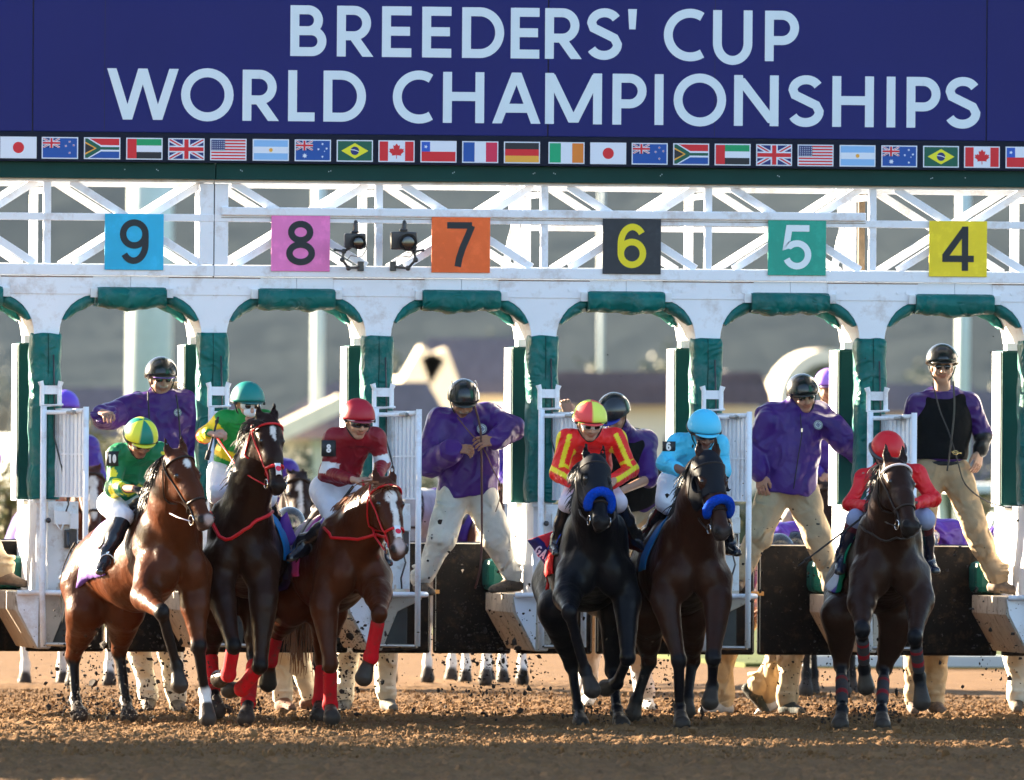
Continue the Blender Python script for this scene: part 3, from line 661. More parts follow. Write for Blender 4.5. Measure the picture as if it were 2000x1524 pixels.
m = MB(); m.poly(i_, Ya+.2, Ya+.8); m.build('arch_wall', M_stucco, e)
m = MB(); q = P(1412, 780, 160); m.sphere(q, (.42, .42, .55), 16, 10); m.build('dome', M_cream, e)
building('tiled_shed', 'shed with a steep mauve tiled roof slope at the right behind stall four', 'shed', 140,
         [(1860, 2100, 940, 1010, 8)], [([(1850, 950), (1905, 790), (2100, 790), (2110, 950)], 1.0)], [])
def pole(name, label, px, wpx, ytop, Y, arms=False, M_=M_pole):
    a = P(px, ytop, Y); r = wpx/2/(FPX/(CD+Y)); e = empty(name, (a[0], Y, 0), label, 'pole')
    m = MB(); m.tube([(a[0], Y, -.1), (a[0], Y, a[2]*.5), (a[0], Y, a[2])], [r*1.12, r*1.05, r*.95], 20); m.build('shaft', M_, e, smooth=True)
    m = MB(); m.tube([(a[0], Y, -.1), (a[0], Y, .35)], r*1.9, 16); m.build('footing', M_stucco, e)
    m = MB(); m.bar((a[0]-r*5, Y, a[2]+.05), (a[0]+r*5, Y, a[2]+.05), .2, .2); m.build('lamp_bar', M_pole, e)
    m = MB()
    for k in (-4, -1.5, 1.5, 4): m.box(a[0]+r*k-.25, a[0]+r*k+.25, Y-.4, Y-.1, a[2]+.1, a[2]+.6)
    m.build('floodlights', M_pole, e); return e
pole('floodlight_mast', 'thick pale mast behind stall nine', 298, 84, -150, 130)
pole('light_pole', 'slim pale pole behind stall eight', 624, 22, 200, 150)
pole('light_pole', 'pale pole behind the starter in the black vest', 1884, 26, 150, 110)
pole('light_pole', 'faint slim pole behind stall six', 1176, 8, 250, 190)
# shrubs beyond the rail: clumps of small leaves
M_leafs = [mat('leaf_olive', (.06, .07, .025), rough=.6, var=.4, vscale=1.5), mat('leaf_dark', (.03, .045, .022), rough=.6, var=.4, vscale=1.5), mat('leaf_gold', (.16, .14, .045), rough=.6, var=.4, vscale=1.5)]
def shrub(name, label, cat, px, w, ytop, Y, mi, n=1500, seed=0, group=None):
    rng = np.random.default_rng(seed); a = P(px, ytop, Y); s = FPX/(CD+Y); rx = w/2/s; H = max(a[2], .8)
    e = empty(name, (a[0], Y, 0), label, cat, group)
    m = MB(); m.tube([(a[0], Y, -.1), (a[0]+.1, Y, H*.3), (a[0]-.05, Y, H*.6)], [rx*.09+.05, rx*.06+.04, .03], 8)
    for k in range(5): an = k*1.3; m.tube([(a[0], Y, H*.25), (a[0]+rx*.5*cos(an), Y+rx*.5*sin(an), H*.65)], [.05, .02], 6)
    m.build('trunk', mat('bark', (.12, .09, .06), rough=.9), e)
    lobes = [(rng.uniform(-.6, .6), rng.uniform(-.6, .6), rng.uniform(.3, .8), rng.uniform(.25, .5)) for _ in range(14)]
    L = rng.integers(0, 14, n); p = rng.standard_normal((n, 3)); p /= np.linalg.norm(p, axis=1)[:, None]; p *= (rng.random(n)**.35)[:, None]
    lb = np.array(lobes)[L]; c = np.stack([a[0]+rx*(lb[:, 0]+p[:, 0]*lb[:, 3]), Y+rx*(lb[:, 1]+p[:, 1]*lb[:, 3]), H*(lb[:, 2]*.85+p[:, 2]*lb[:, 3]*.55+.1)], 1)
    u = rng.standard_normal((n, 3)); u /= np.linalg.norm(u, axis=1)[:, None]; v = np.cross(u, rng.standard_normal((n, 3))); v /= np.linalg.norm(v, axis=1)[:, None]; q = rx*.085
    vs = np.stack([c-u*q, c+v*q*.6, c+u*q, c-v*q*.6], 1).reshape(-1, 3); raw('crown', vs, np.arange(4*n).reshape(-1, 4), M_leafs[mi], e, smooth=False)
    return e
SH = [('golden green shrub at the left edge beside the padded post', 20, 150, 815, 60, 2), ('low golden shrub behind the raised fist of the starter', 190, 120, 790, 75, 2), ('olive shrub between the left barn and the pale mast', 100, 160, 860, 90, 0),
      ('round dark olive tree behind stall six', 1130, 200, 690, 200, 1), ('small pale shrub at the foot of the gabled house', 830, 90, 870, 100, 0), ('dark shrub beside the stall seven post', 1000, 90, 880, 110, 1),
      ('green shrub under the arched building', 1620, 120, 900, 100, 0), ('olive shrub right of the starter in the black vest', 1950, 130, 880, 90, 0), ('dark bush between barn and slim pale pole', 560, 120, 860, 95, 1)]
for k, (lb, px, w, yt, Y, mi) in enumerate(SH): shrub('shrub' if 'tree' not in lb else 'tree', lb, 'tree' if 'tree' in lb else 'shrub', px, w, yt, Y, mi, seed=k+20)
rg = np.random.default_rng(77)
for k in range(24):
    shrub('tree', 'small dark rounded tree scattered on the slope far behind the gate', 'tree', rg.uniform(-60, 2060), rg.uniform(70, 190), rg.uniform(610, 790), rg.uniform(215, 380), int(rg.integers(0, 2)), n=420, seed=200+k, group='trees scattered at the foot of the hill')
# a hedge along the infield (ground cover)
rng = np.random.default_rng(5); n = 9000
c = np.stack([rng.uniform(-45, 75, n), 130+rng.random(n)*3, rng.random(n)**.7*.9*(1+.25*np.sin(rng.uniform(-45, 75, n)))], 1)
u = rng.standard_normal((n, 3)); u /= np.linalg.norm(u, axis=1)[:, None]; v = np.cross(u, rng.standard_normal((n, 3))); v /= np.linalg.norm(v, axis=1)[:, None]
lab(raw('hedge', np.stack([c-u*.3, c+v*.18, c+u*.3, c-v*.18], 1).reshape(-1, 3), np.arange(4*n).reshape(-1, 4), M_leafs[0], None, smooth=False), 'clipped olive hedge running across the infield beyond the track', 'hedge', None, 'stuff')
# running rail on the far side of the track
e = empty('running_rail', (2, 23, 0), 'white running rail along the far side of the dirt track', 'rail')
xk = P(1640, 1290, 23)[0]; m = MB(); m.tube([(xk, 23, .78), (60, 23, .78)], .05, 10); m.build('rail_tube', M_white, e, smooth=True)
m = MB(); m.box(xk-.3, 60, 23.1, 23.4, 0, .10); m.build('kerb_board', M_stucco, e)
for k in range(22):
    m = MB(); m.tube([(xk+.2+2.25*k, 23, .75), (xk+.2+2.25*k, 23.5, 0)], .035, 8); m.build('rail_post', M_white, e)
# pale awning frames on the right, beyond the track
e = empty('tent', (P(1900, 950, 80)[0], 80, 0), 'pale awning with slanting white poles behind the starter in the black vest', 'tent')
m = MB(); a = P(1830, 945, 80); b = P(2050, 962, 80); m.box(a[0], b[0], 79, 84, b[2], a[2]); m.build('canopy', mat('canvas', (.6, .64, .66), rough=.8), e)
for xa, ya, xb, yb in ((1960, 965, 1885, 1075), (1835, 965, 1850, 1090), (2000, 965, 2060, 1080)):
    A, B = P(xa, ya, 80), P(xb, yb, 80); m = MB(); m.tube([A, V(B[0], 80, 0)], .07, 8); m.build('tent_pole', M_pole, e)
# the air
m = MB(); m.box(-1500, 1700, -135, 2400, -1.2, 330)
hzm = bpy.data.materials.new('haze_air'); hzm.use_nodes = True; t = hzm.node_tree; t.nodes.remove(t.nodes['Principled BSDF'])
pv = t.nodes.new('ShaderNodeVolumePrincipled'); pv.inputs['Color'].default_value = (.78, .86, .95, 1); pv.inputs['Density'].default_value = .000018; pv.inputs['Anisotropy'].default_value = -.4
t.links.new(pv.outputs[0], t.nodes['Material Output'].inputs['Volume'])
hb = m.build('haze', hzm); lab(hb, kind='stuff')
SC.cycles.volume_bounces = 0; SC.cycles.volume_max_steps = 64
# ======================= smooth bodies from blended tapered limbs =======================
# primitive: dict(t='c'|'e', ...) ; field = polynomial smooth minimum; surface extracted with surface nets
def cone(a, b, ra, rb, col=0, k=.04, fl=None, sub=False):
    """tapered limb a->b; fl=(axis, factor) makes it thinner along axis by the factor"""
    return dict(t='c', a=np.array(a, float), b=np.array(b, float), ra=ra, rb=rb, col=col, k=k, fl=fl, sub=sub)
def ell(c, r, R=None, col=0, k=.04, sub=False):
    return dict(t='e', c=np.array(c, float), r=np.array(r if hasattr(r, '__len__') else (r, r, r), float), R=np.eye(3) if R is None else np.array(R, float), col=col, k=k, sub=sub)
def pdist(p, X):
    if p['t'] == 'c':
        a, b = p['a'], p['b']; q = X-a; ba = b-a
        if p['fl'] is not None:
            n, f = p['fl']; q = q+(f-1)*(q@n)[..., None]*n; ba = ba+(f-1)*(ba@n)*n
        L = ba@ba+1e-12; t = np.clip((q@ba)/L, 0, 1)
        return np.sqrt(((q-t[..., None]*ba)**2).sum(-1))-(p['ra']+(p['rb']-p['ra'])*t)
    q = (X-p['c'])@p['R']; r = p['r']; k0 = np.sqrt(((q/r)**2).sum(-1)); k1 = np.sqrt(((q/(r*r))**2).sum(-1))+1e-9
    return k0*(k0-1)/k1
def pbox(p, m):
    if p['t'] == 'c':
        r = np.array([p['ra']]*3); r2 = np.array([p['rb']]*3)
        return np.minimum(p['a']-r, p['b']-r2)-m, np.maximum(p['a']+r, p['b']+r2)+m
    e = np.sqrt(((p['R']*p['r'])**2).sum(1)); return p['c']-e-m, p['c']+e+m
def smin(a, b, k):
    h = np.maximum(k-np.abs(a-b), 0)/k; return np.minimum(a, b)-h*h*k*.25
def field(prims, X):
    F = np.full(X.shape[:-1], 9.0)
    for p in prims:
        d = pdist(p, X)
        F = -smin(-F, d, p['k']) if p['sub'] else smin(F, d, p['k'])
    return F
def snap(prims, X, off, it=5):
    X = np.array(X, float); sh = X.shape; X = X.reshape(-1, 3); e = .004
    for _ in range(it):
        f = field(prims, X); g = np.stack([field(prims, X+e*np.eye(3)[i])-field(prims, X-e*np.eye(3)[i]) for i in range(3)], -1)/(2*e)
        g /= np.linalg.norm(g, axis=-1)[:, None]+1e-9; X = X-g*(f-off)[:, None]*.9
    return X.reshape(sh)
def sdf(prims, h, pal, cuts=(), noise=None):
    """returns verts, quads, colours. pal: list of colours indexed by prim col. cuts: (point, normal) half spaces removed on the normal side"""
    P_ = [p for p in prims if not p['sub']]
    bb = [pbox(p, 0) for p in P_]; lo = np.min([b[0] for b in bb], 0)-3*h; hi = np.max([b[1] for b in bb], 0)+3*h
    n = np.ceil((hi-lo)/h).astype(int)+1; F = np.full(n, 1.0, np.float32); T = np.zeros(n, np.int16); D = np.full(n, 9.0, np.float32)
    ax = [lo[i]+h*np.arange(n[i]) for i in range(3)]
    for p in prims:
        a, b = pbox(p, p['k']+2.5*h); i0 = np.clip(np.floor((a-lo)/h).astype(int), 0, n-1); i1 = np.clip(np.ceil((b-lo)/h).astype(int)+1, 1, n)
        if (i1 <= i0).any(): continue
        sl_ = tuple(slice(i0[i], i1[i]) for i in range(3))
        X = np.stack(np.meshgrid(*[ax[i][i0[i]:i1[i]] for i in range(3)], indexing='ij'), -1); d = pdist(p, X)
        if p['sub']:
            F[sl_] = -smin(-F[sl_], d, p['k']); w = d < h*1.0; T[sl_] = np.where(w & (p['col'] >= 0), p['col'], T[sl_])
        else:
            w = d < D[sl_]; T[sl_] = np.where(w, p['col'], T[sl_]); D[sl_] = np.where(w, d, D[sl_]); F[sl_] = smin(F[sl_], d, p['k'])
    if cuts:
        X = np.stack(np.meshgrid(*ax, indexing='ij'), -1)
        for c, nn in cuts: F = np.maximum(F, (X-np.array(c))@nrm(np.array(nn, float))).astype(np.float32)
    if noise: 
        X = np.stack(np.meshgrid(*ax, indexing='ij'), -1); F = F+noise(X).astype(np.float32)
    S = F < 0; cs = np.stack([S[i:n[0]-1+i, j:n[1]-1+j, k:n[2]-1+k] for i in (0, 1) for j in (0, 1) for k in (0, 1)], 0)
    act = cs.any(0) & ~cs.all(0); I = np.argwhere(act); idx = np.full(act.shape, -1, np.int32); idx[tuple(I.T)] = np.arange(len(I))
    C8 = [(i, j, k) for i in (0, 1) for j in (0, 1) for k in (0, 1)]
    val = np.stack([F[I[:, 0]+c[0], I[:, 1]+c[1], I[:, 2]+c[2]] for c in C8], 1); tg = np.stack([T[I[:, 0]+c[0], I[:, 1]+c[1], I[:, 2]+c[2]] for c in C8], 1)
    acc = np.zeros((len(I), 3)); cnt = np.zeros(len(I)); C8a = np.array(C8, float)
    for a in range(8):
        for b in range(a+1, 8):
            if sum(abs(C8[a][i]-C8[b][i]) for i in range(3)) != 1: continue
            va, vb = val[:, a], val[:, b]; m = (va < 0) != (vb < 0); t = np.where(m, va/(va-vb+1e-12), 0)
            acc += np.where(m[:, None], C8a[a]+(C8a[b]-C8a[a])*t[:, None], 0); cnt += m
    vs = lo+h*(I+acc/cnt[:, None])
    pal = np.array(pal, float); cols = pal[tg].mean(1)
    Q = []
    for d in range(3):
        s0 = S; s1 = np.roll(S, -1, d); e = s0 != s1; sl_ = [slice(None)]*3; sl_[d] = slice(0, n[d]-1); e = e[tuple(sl_)]; sg = s0[tuple(sl_)]
        J = np.argwhere(e); u, v = [x for x in range(3) if x != d]; J = J[(J[:, u] > 0) & (J[:, v] > 0) & (J[:, u] < n[u]-1) & (J[:, v] < n[v]-1)]
        def at(du, dv):
            K = J.copy(); K[:, u] -= du; K[:, v] -= dv; return idx[tuple(K.T)]
        q = np.stack([at(1, 1), at(0, 1), at(0, 0), at(1, 0)], 1); fl = sg[tuple(J.T)]
        if d == 1: fl = ~fl
        q[~fl] = q[~fl][:, ::-1]; Q.append(q)
    return vs, np.concatenate(Q), cols
def tint(vs, cols, spots):
    """paint: list of (centre, radius, colour, softness)"""
    for c, r, col, s in spots:
        R_ = np.array(r if hasattr(r, '__len__') else (r, r, r), float)
        d = np.sqrt((((vs-np.array(c))/R_)**2).sum(1)); w = np.clip((1+s-d)/max(s, 1e-3), 0, 1)[:, None]; cols[:] = cols*(1-w)+np.array(col)*w
    return cols
def body(name, prims, h, pal, M_, parent, spots=(), cuts=(), noise=None, fn=None):
    vs, q, c = sdf(prims, h, pal, cuts, noise); tint(vs, c, spots)
    if fn is not None: vs, c = fn(vs, c)
    return raw(name, vs, q, M_, parent, cols=c, smooth=True)
def frame(f, up=(0, 0, 1)):
    """rows: right(x), forward(y), up(z)"""
    f = nrm(np.array(f, float)); u = np.array(up, float); u = nrm(u-f*(u@f)); return np.stack([np.cross(f, u), f, u])
def wrinkle(seed, amp, fr=9.0):
    r = np.random.default_rng(abs(int(seed))); K = r.standard_normal((7, 3))*fr*V(1, 1, .8); ph = r.uniform(0, 6, 7)
    def f(X):
        s = 0
        for i in range(7): s = s+(1-np.abs(np.sin(X@K[i]*.55+ph[i]+1.3*np.sin(X@K[(i+1) % 7]*.4))))**2.2
        return np.clip((s/7-.28)*amp*2.2, -amp*1.0, amp*.42)
    return f
def hair(m, roots, dirs, L, r, grav=.5, wav=.15, rng=RNG, seg=6):
    for a, d in zip(roots, dirs):
        a = np.array(a, float); d = nrm(np.array(d, float)); pts = [a]; l = L*rng.uniform(.7, 1.15)/seg
        for s in range(seg):
            d = nrm(d+V(0, 0, -grav/seg)*2+rng.standard_normal(3)*wav); pts.append(pts[-1]+d*l)
        m.tube(pts, [r*(1-.8*(i/seg)**1.5) for i in range(seg+1)], 4, caps=False)
# ======================= horses =======================
def coat_mat(name, rough=.36):
    return mat('coat_'+name, vcol=True, rough=rough, spec=.085, var=.4, vscale=5, bump=.55, bscale=7, bdist=.035, coat=.03, bdet=6, fold=.35, fscale=3.5, fdist=.02)
M_coat = coat_mat('short', .34); M_coatf = coat_mat('far', .6)
M_eye = mat('eye_gloss', (.01, .006, .004), rough=.06, spec=.8, var=0)
M_leather = mat('tack_leather', (.018, .011, .008), rough=.4, spec=.25, var=.2)
M_redlea = mat('tack_red', srgb(190, 16, 26), rough=.4, var=.1)
M_wlea = mat('tack_white', srgb(220, 205, 205), rough=.5, var=.1)
M_steel = mat('bit_steel', (.6, .6, .6), rough=.2, metal=1, var=0)
M_cloth = mat('cloth_vcol', vcol=True, rough=.75, spec=.2, var=.08, vscale=12, bump=.25, bscale=14, bdist=.02, fold=.25, fscale=4)
M_fleece = mat('fleece_blue', srgb(10, 62, 172), rough=.95, spec=.05, var=.35, vscale=60, bump=1.0, bscale=90, bdist=.015)
M_hood = mat('hood_black', (.006, .008, .013), rough=.6, spec=.12, var=.2, bump=.3, bscale=15, bdist=.01)
M_boot = mat('leg_bandage', vcol=True, rough=.8, spec=.15, var=.2, bump=.5, bscale=45, bdist=.006, dirt=(.06, .035, .02), dscale=16, damt=.75)
def limb(pts, rs, cols, k=.03):
    return [cone(pts[i], pts[i+1], rs[i], rs[i+1], cols[i], k) for i in range(len(pts)-1)]
def make_horse(name, s):
    """s: joints given as photo pixel + depth. returns dict with the empty, prims and frames"""
    Y = s['Y']; base = P(s['chest'][0], s['chest'][1], Y); e = empty('horse', (base[0], base[1], 0), s['label'], 'horse', s.get('group'))
    G = lambda t, d=0.0: P(t[0], t[1], Y+(t[2] if len(t) > 2 else d))
    coat, pt, muz = [np.array(c, float) for c in s['cols']]; mid = (coat+pt)/2; white = np.array(s.get('wcol', (.62, .58, .54)), float)
    pal = [coat, mid, pt, muz, white, coat*.8, (.035, .028, .024), (.012, .01, .01)]      # 6 hoof, 7 dark
    h = s.get('h', .014); C = G(s['chest']); R = G(s['rump'], 1.35); a = nrm(R-C); lat = nrm(np.cross(a, V(0, 0, 1))); up = np.cross(lat, a); up = nrm(up if up[2] > 0 else -up)
    # lat: to the horse's one side; make it point to the viewer's right
    if lat[0] < 0: lat = -lat
    Lb = np.linalg.norm(R-C); M = (C+R)/2; pr = []
    fat = s.get('fat', 1.0)
    pr += [cone(C+a*.10+up*.02, M-up*.03, .255*fat, .29*fat, 0, .08, (lat, 1.13)), cone(M-up*.03, R-a*.1+up*.03, .29*fat, .245, 0, .08, (lat, 1.08)),
           cone(C+a*.35+up*.24, C+a*.05+up*.2, .13, .15, 0, .12, (lat, 1.5)), cone(C+a*.35+up*.24, R-a*.2+up*.2, .12, .15, 0, .14),
           ell(R+up*.07, (.22, .30, .22), np.stack([lat, a, up], 1), 0, .1)]
    for sd in (-1, 1):
        pr += [ell(C+lat*sd*.098-a*.10-up*.10, (.112, .13, .175), np.stack([lat, a, up], 1), 0, .025), ell(C+lat*sd*.168+up*.02+a*.08, (.070, .17, .28), np.stack([lat, nrm(a+up*.35), nrm(up-a*.35)], 1), 0, .045),
               ell(R+lat*sd*.135-up*.06, (.130, .25, .26), np.stack([lat, a, up], 1), 0, .05)]
    pr += [cone(C-a*.27+up*.06, C-a*.235-up*.22, .022, .03, 5, .035, None, True)]
    legs = {}
    for nm in ('FL', 'FR', 'HL', 'HR'):
        sd = -1 if nm[1] == 'L' else 1; pts = [G(p, 0 if nm[0] == 'F' else 1.3) for p in s[nm]]; legs[nm] = pts
        sock = s.get('sock', {}).get(nm, 0); cc = [0, 0, 1, 2, 2, 2] if sock == 0 else ([0, 0, 1, 2, 4, 4] if sock == 1 else [0, 0, 1, 4, 4, 4])
        q = .9 if h > .02 else 1
        if nm[0] == 'F':
            S0 = C+lat*sd*.155-up*.12-a*.02; el, kn, ft, hf = pts
            pr += [cone(S0, el, .135, .094, 0, .05), cone(el, kn, .090, .047, 0 if cc[2] else 1, .05)]
            pr += [cone(el+(kn-el)*.15, el+(kn-el)*.5, .090, .060, 0, .03)]
        else:
            S0 = R+lat*sd*.15-up*.10; st, kn, ft, hf = pts
            pr += [cone(S0, st, .18, .125, 0, .08), cone(st, kn, .125, .052, 0, .06), cone(st+(kn-st)*.1, st+(kn-st)*.6, .118, .07, 0, .06)]
        pr += [ell(kn, (.053, .056, .062), None, cc[2]+(1 if cc[2] == 1 else 0), .025), cone(kn, ft, .040, .033, cc[3], .02), ell(ft, (.046, .048, .048), None, cc[4], .02)]
        if nm[0] == 'H': pr.append(cone(kn+V(0, .035, .04), kn+V(0, .03, -.07), .030, .024, cc[2], .02))
        else: pr += [ell(kn+V(0, -.018, .0), (.044, .040, .05), None, cc[2]+(1 if cc[2] == 1 else 0), .012), cone(kn+V(0, .035, -.03), ft+V(0, .03, .04), .020, .020, cc[3], .012)]
        pr.append(cone(ft+V(0, .03, 0), ft+V(0, .034, -.02), .022, .018, cc[4], .012))
        d = nrm(hf-ft); cr = ft+(hf-ft)*.62
        pr += [cone(ft, cr, .038, .045, cc[5], .02), cone(cr, hf+d*.012, .050, .064, 6, .008)]
    # neck and head
    Pl = G(s['poll'], -.5); hl = s.get('hl', .60); No = reach(Pl, s['nose'][0], s['nose'][1], hl, s.get('nsgn', -1)) if len(s['nose']) == 2 else G(s['nose'])
    z = nrm(No-Pl); fy = s.get('face', 0.0); fwd = V(sin(RAD(fy)), -cos(RAD(fy)), 0); x = nrm(np.cross(z, fwd)); 
    if x[0] < 0: x = -x
    y = np.cross(x, z); y = y if y@fwd > 0 else -y; H = np.stack([x, y, z], 1); k_ = hl/.60
    hp = lambda u, v, w: Pl+(x*u+y*v+z*w)*k_
    nk0 = C+up*.15+a*.02; thr = hp(0, -.13, .10); 
    ncol = 0
    pr += [cone(nk0, hp(0, -.09, .03), .235, .095, 0, .08, (x, 1.25)), cone(C+a*.33+up*.27, hp(0, -.05, -.01), .12, .062, 0, .08, (x, 1.3)), cone(C-a*.06+up*.05, thr, .17, .075, 0, .07, (x, 1.2)),
           cone(nk0*.5+hp(0, -.09, .03)*.5, hp(0, -.09, .04), .185, .11, 0, .08, (x, 1.25))]
    hcol = 0
    hd = [ell(hp(0, -.04, .07), np.array((.082, .085, .11))*k_, H, 0, .04), cone(hp(0, -.03, .08), hp(0, -.01, .30), .092*k_, .068*k_, 0, .04, (x, 1.0)), cone(hp(0, -.015, .28), hp(0, -.02, .52), .068*k_, .052*k_, 0, .04, (x, 1.08)),
          ell(hp(0, -.03, .53), np.array((.060, .056, .072))*k_, H, 3, .03), cone(hp(0, -.14, .18), hp(0, -.075, .47), .05*k_, .034*k_, 5, .04), ell(hp(0, -.085, .545), np.array((.036, .03, .036))*k_, H, 3, .02)]
    for sd in (-1, 1):
        hd += [ell(hp(sd*.052, -.125, .17), np.array((.030, .085, .105))*k_, H, 0, .04), cone(hp(sd*.06, -.03, .10), hp(sd*.05, -.03, .34), .034*k_, .022*k_, 0, .03), ell(hp(sd*.078, .0, .165), np.array((.026, .032, .034))*k_, H, 0, .02),
               ell(hp(sd*.080, -.006, .125), np.array((.022, .02, .022))*k_, H, 0, .02),
               ell(hp(sd*.042, .012, .545), np.array((.026, .028, .034))*k_, H, 3, .015), ell(hp(sd*.052, .030, .560), np.array((.012, .016, .021))*k_, H, 7, .006, sub=True)]
        et = hp(*s['ears'][0 if sd < 0 else 1]) if 'ears' in s else hp(sd*.065, .03, -.17); eb = hp(sd*.048, -.03, -.005)
        em = eb+(et-eb)*.45+x*sd*.008
        hd += [cone(eb, em, .032*k_, .030*k_, 0, .015, (nrm(y), 1.35)), cone(em, et, .030*k_, .006*k_, 1, .01, (nrm(y), 1.6)), ell(em+y*.018*k_-z*0, np.array((.016, .014, .048))*k_, np.stack([x, y, nrm(et-eb)], 1) if abs(nrm(et-eb)@x) < .5 else None, 5, .006, sub=True)]
    neck = list(pr); allp = pr+hd
    spots = [(G(p[0]) if len(p[0]) == 3 and p[0][0] > 30 else hp(*p[0]), p[1], p[2], p[3]) for p in s.get('spots', [])]
    # spots in the head frame are ellipsoids aligned with the head
    def fn(vs, c):
        L = (vs-Pl)@H/k_
        for (u, v, w), r, col, sf in s.get('hspots', []):
            d = np.sqrt((((L-V(u, v, w))/np.array(r))**2).sum(1)); wt = np.clip((1+sf-d)/max(sf, .01), 0, 1)[:, None]; c[:] = c*(1-wt)+np.array(col)*wt
        return vs, c
    b = body('body', allp, h, pal, M_coat if h < .02 else M_coatf, e, fn=fn, noise=wrinkle(int(s['chest'][0]), .006, 13) if h < .02 else None)
    for sd in (-1, 1):
        m = MB(); m.sphere(hp(sd*.086, .010, .165), .0205*k_, 12, 8); m.build('eye', M_eye, e, smooth=True)
    D = dict(e=e, C=C, R=R, M=M, a=a, lat=lat, up=up, Pl=Pl, No=No, H=H, hp=hp, x=x, y=y, z=z, pr=allp, neck=neck, hd=hd, legs=legs, b=b, k=k_, s=s, h=h)
    # mane, forelock and tail
    hc = mat('mane_%d_%d' % (int(s['mane'][0]*999), int(s['mane'][1]*999)), s['mane'], rough=.45, var=.35, vscale=20, spec=.4)
    rng = np.random.default_rng(int(s['chest'][0])); nh = 150 if h < .02 else 50
    m = MB(); w0 = C+a*.34+up*.36; w1 = hp(0, -.09, -.06); cr = snap(allp, [w0+(w1-w0)*t for t in np.linspace(0, 1, 24)], .0); sd = s.get('mside', -1)
    for i in range(nh):
        t = rng.uniform(0, 22.9); k = int(t); p0 = cr[k]+(cr[k+1]-cr[k])*(t-k)
        hair(m, [p0-up*.01], [x*sd*.9+V(0, 0, .35)+a*rng.uniform(-.2, .6)], s.get('ml', .20), .007, 1.0, .12, rng, 5)
    m.build('mane', hc, e, smooth=True)
    m = MB()
    for i in range(34 if h < .02 else 14): hair(m, [hp(rng.uniform(-.035, .035), -.005, -.01+rng.uniform(-.02, .03))], [y*.35+z*.75+x*rng.uniform(-.35, .35)+V(*s.get('blow', (0, 0, 0)))], s.get('fl_', .13), .006, .15, .13, rng, 4)
    m.build('forelock', hc, e, smooth=True)
    if s.get('tail'):
        m = MB(); td = G(s['tail'], 1.7); tb = R+a*.28+up*.16
        m0 = [tb-a*.1, tb+(td-tb)*.25+up*.06, tb+(td-tb)*.6, td]
        m.tube(m0, [.045, .05, .04, .02], 8)
        for i in range(110): o = rng.standard_normal(3)*.05; hair(m, [m0[1]+o*.5], [nrm(td-m0[1])+o*2+V(0,0,-.4)], min(.75, np.linalg.norm(td-m0[1])*1.1), .008, .8, .06, rng, 6)
        m.build('tail', hc, e, smooth=True)
    return D
def strap(D, pts, r, M_, name='strap', parent=None, off=.004, closed=False, flat=.45):
    q = []
    pts = [np.array(p, float) for p in pts]
    if closed: pts = pts+[pts[0]]
    for a, b in zip(pts[:-1], pts[1:]):
        n = max(2, int(np.linalg.norm(b-a)/.03)); q += [a+(b-a)*i/n for i in range(n)]
    q.append(pts[-1]); q = snap(D['hd']+D['neck'], q, off) if off is not None else q
    m = MB(); m.tube(q, r, 6); return m.build(name, M_, parent or D['e'], smooth=True)
def ring(D, w, v0, ru, rv, r, M_, name, tilt=0, n=20, parent=None):
    pts = [D['hp'](ru*cos(t), v0+rv*sin(t), w+tilt*sin(t)) for t in np.linspace(0, 2*pi, n, endpoint=False)]
    return strap(D, pts, r, M_, name, parent, closed=True)
def bridle(D, M_, r=.008, noseband=None, nb_r=None, brow=None, rein=None):
    hp = D['hp']; e = empty('bridle', org(D['e'])) ; e.parent = D['e']; e.location = (0, 0, 0); ORG[e.name] = org(D['e'])
    ring(D, .39, -.04, .09, .09, nb_r or r*1.2, noseband or M_, 'noseband', parent=e)
    strap(D, [hp(-.10, -.04, .05), hp(-.05, .07, .045), hp(.05, .07, .045), hp(.10, -.04, .05)], r*1.1, brow or M_, 'browband', e)
    for sd in (-1, 1):
        strap(D, [hp(sd*.06, -.06, -.02), hp(sd*.10, -.06, .06), hp(sd*.10, -.06, .2), hp(sd*.09, -.05, .39), hp(sd*.075, -.05, .49)], r*.9, M_, 'cheek_strap', e)
        strap(D, [hp(sd*.09, -.08, .04), hp(sd*.07, -.24, .16), hp(0, -.26, .17)], r*.8, M_, 'throat_lash', e)
        m = MB(); c = hp(sd*.072, -.055, .50); m.tube([c+(D['y']*cos(t)+D['z']*sin(t))*.034+D['x']*sd*.004 for t in np.linspace(0, 2*pi, 17)], .0045, 6); m.build('bit_ring', M_steel, e, smooth=True)
        if rein is not None and rein[0 if sd < 0 else 1] is not None:
            h = rein[0 if sd < 0 else 1]; c2 = hp(sd*.085, -.06, .505); mid = (c2+h)/2+V(0, 0, -.035)+D['x']*sd*.03
            m = MB(); m.tube([c2, c2*.6+mid*.4+D['x']*sd*.02, mid, mid*.5+h*.5, h], .0085, 6, flat=.5); m.build('rein', rein[2] if len(rein) > 2 else M_, e, smooth=True)
    return e
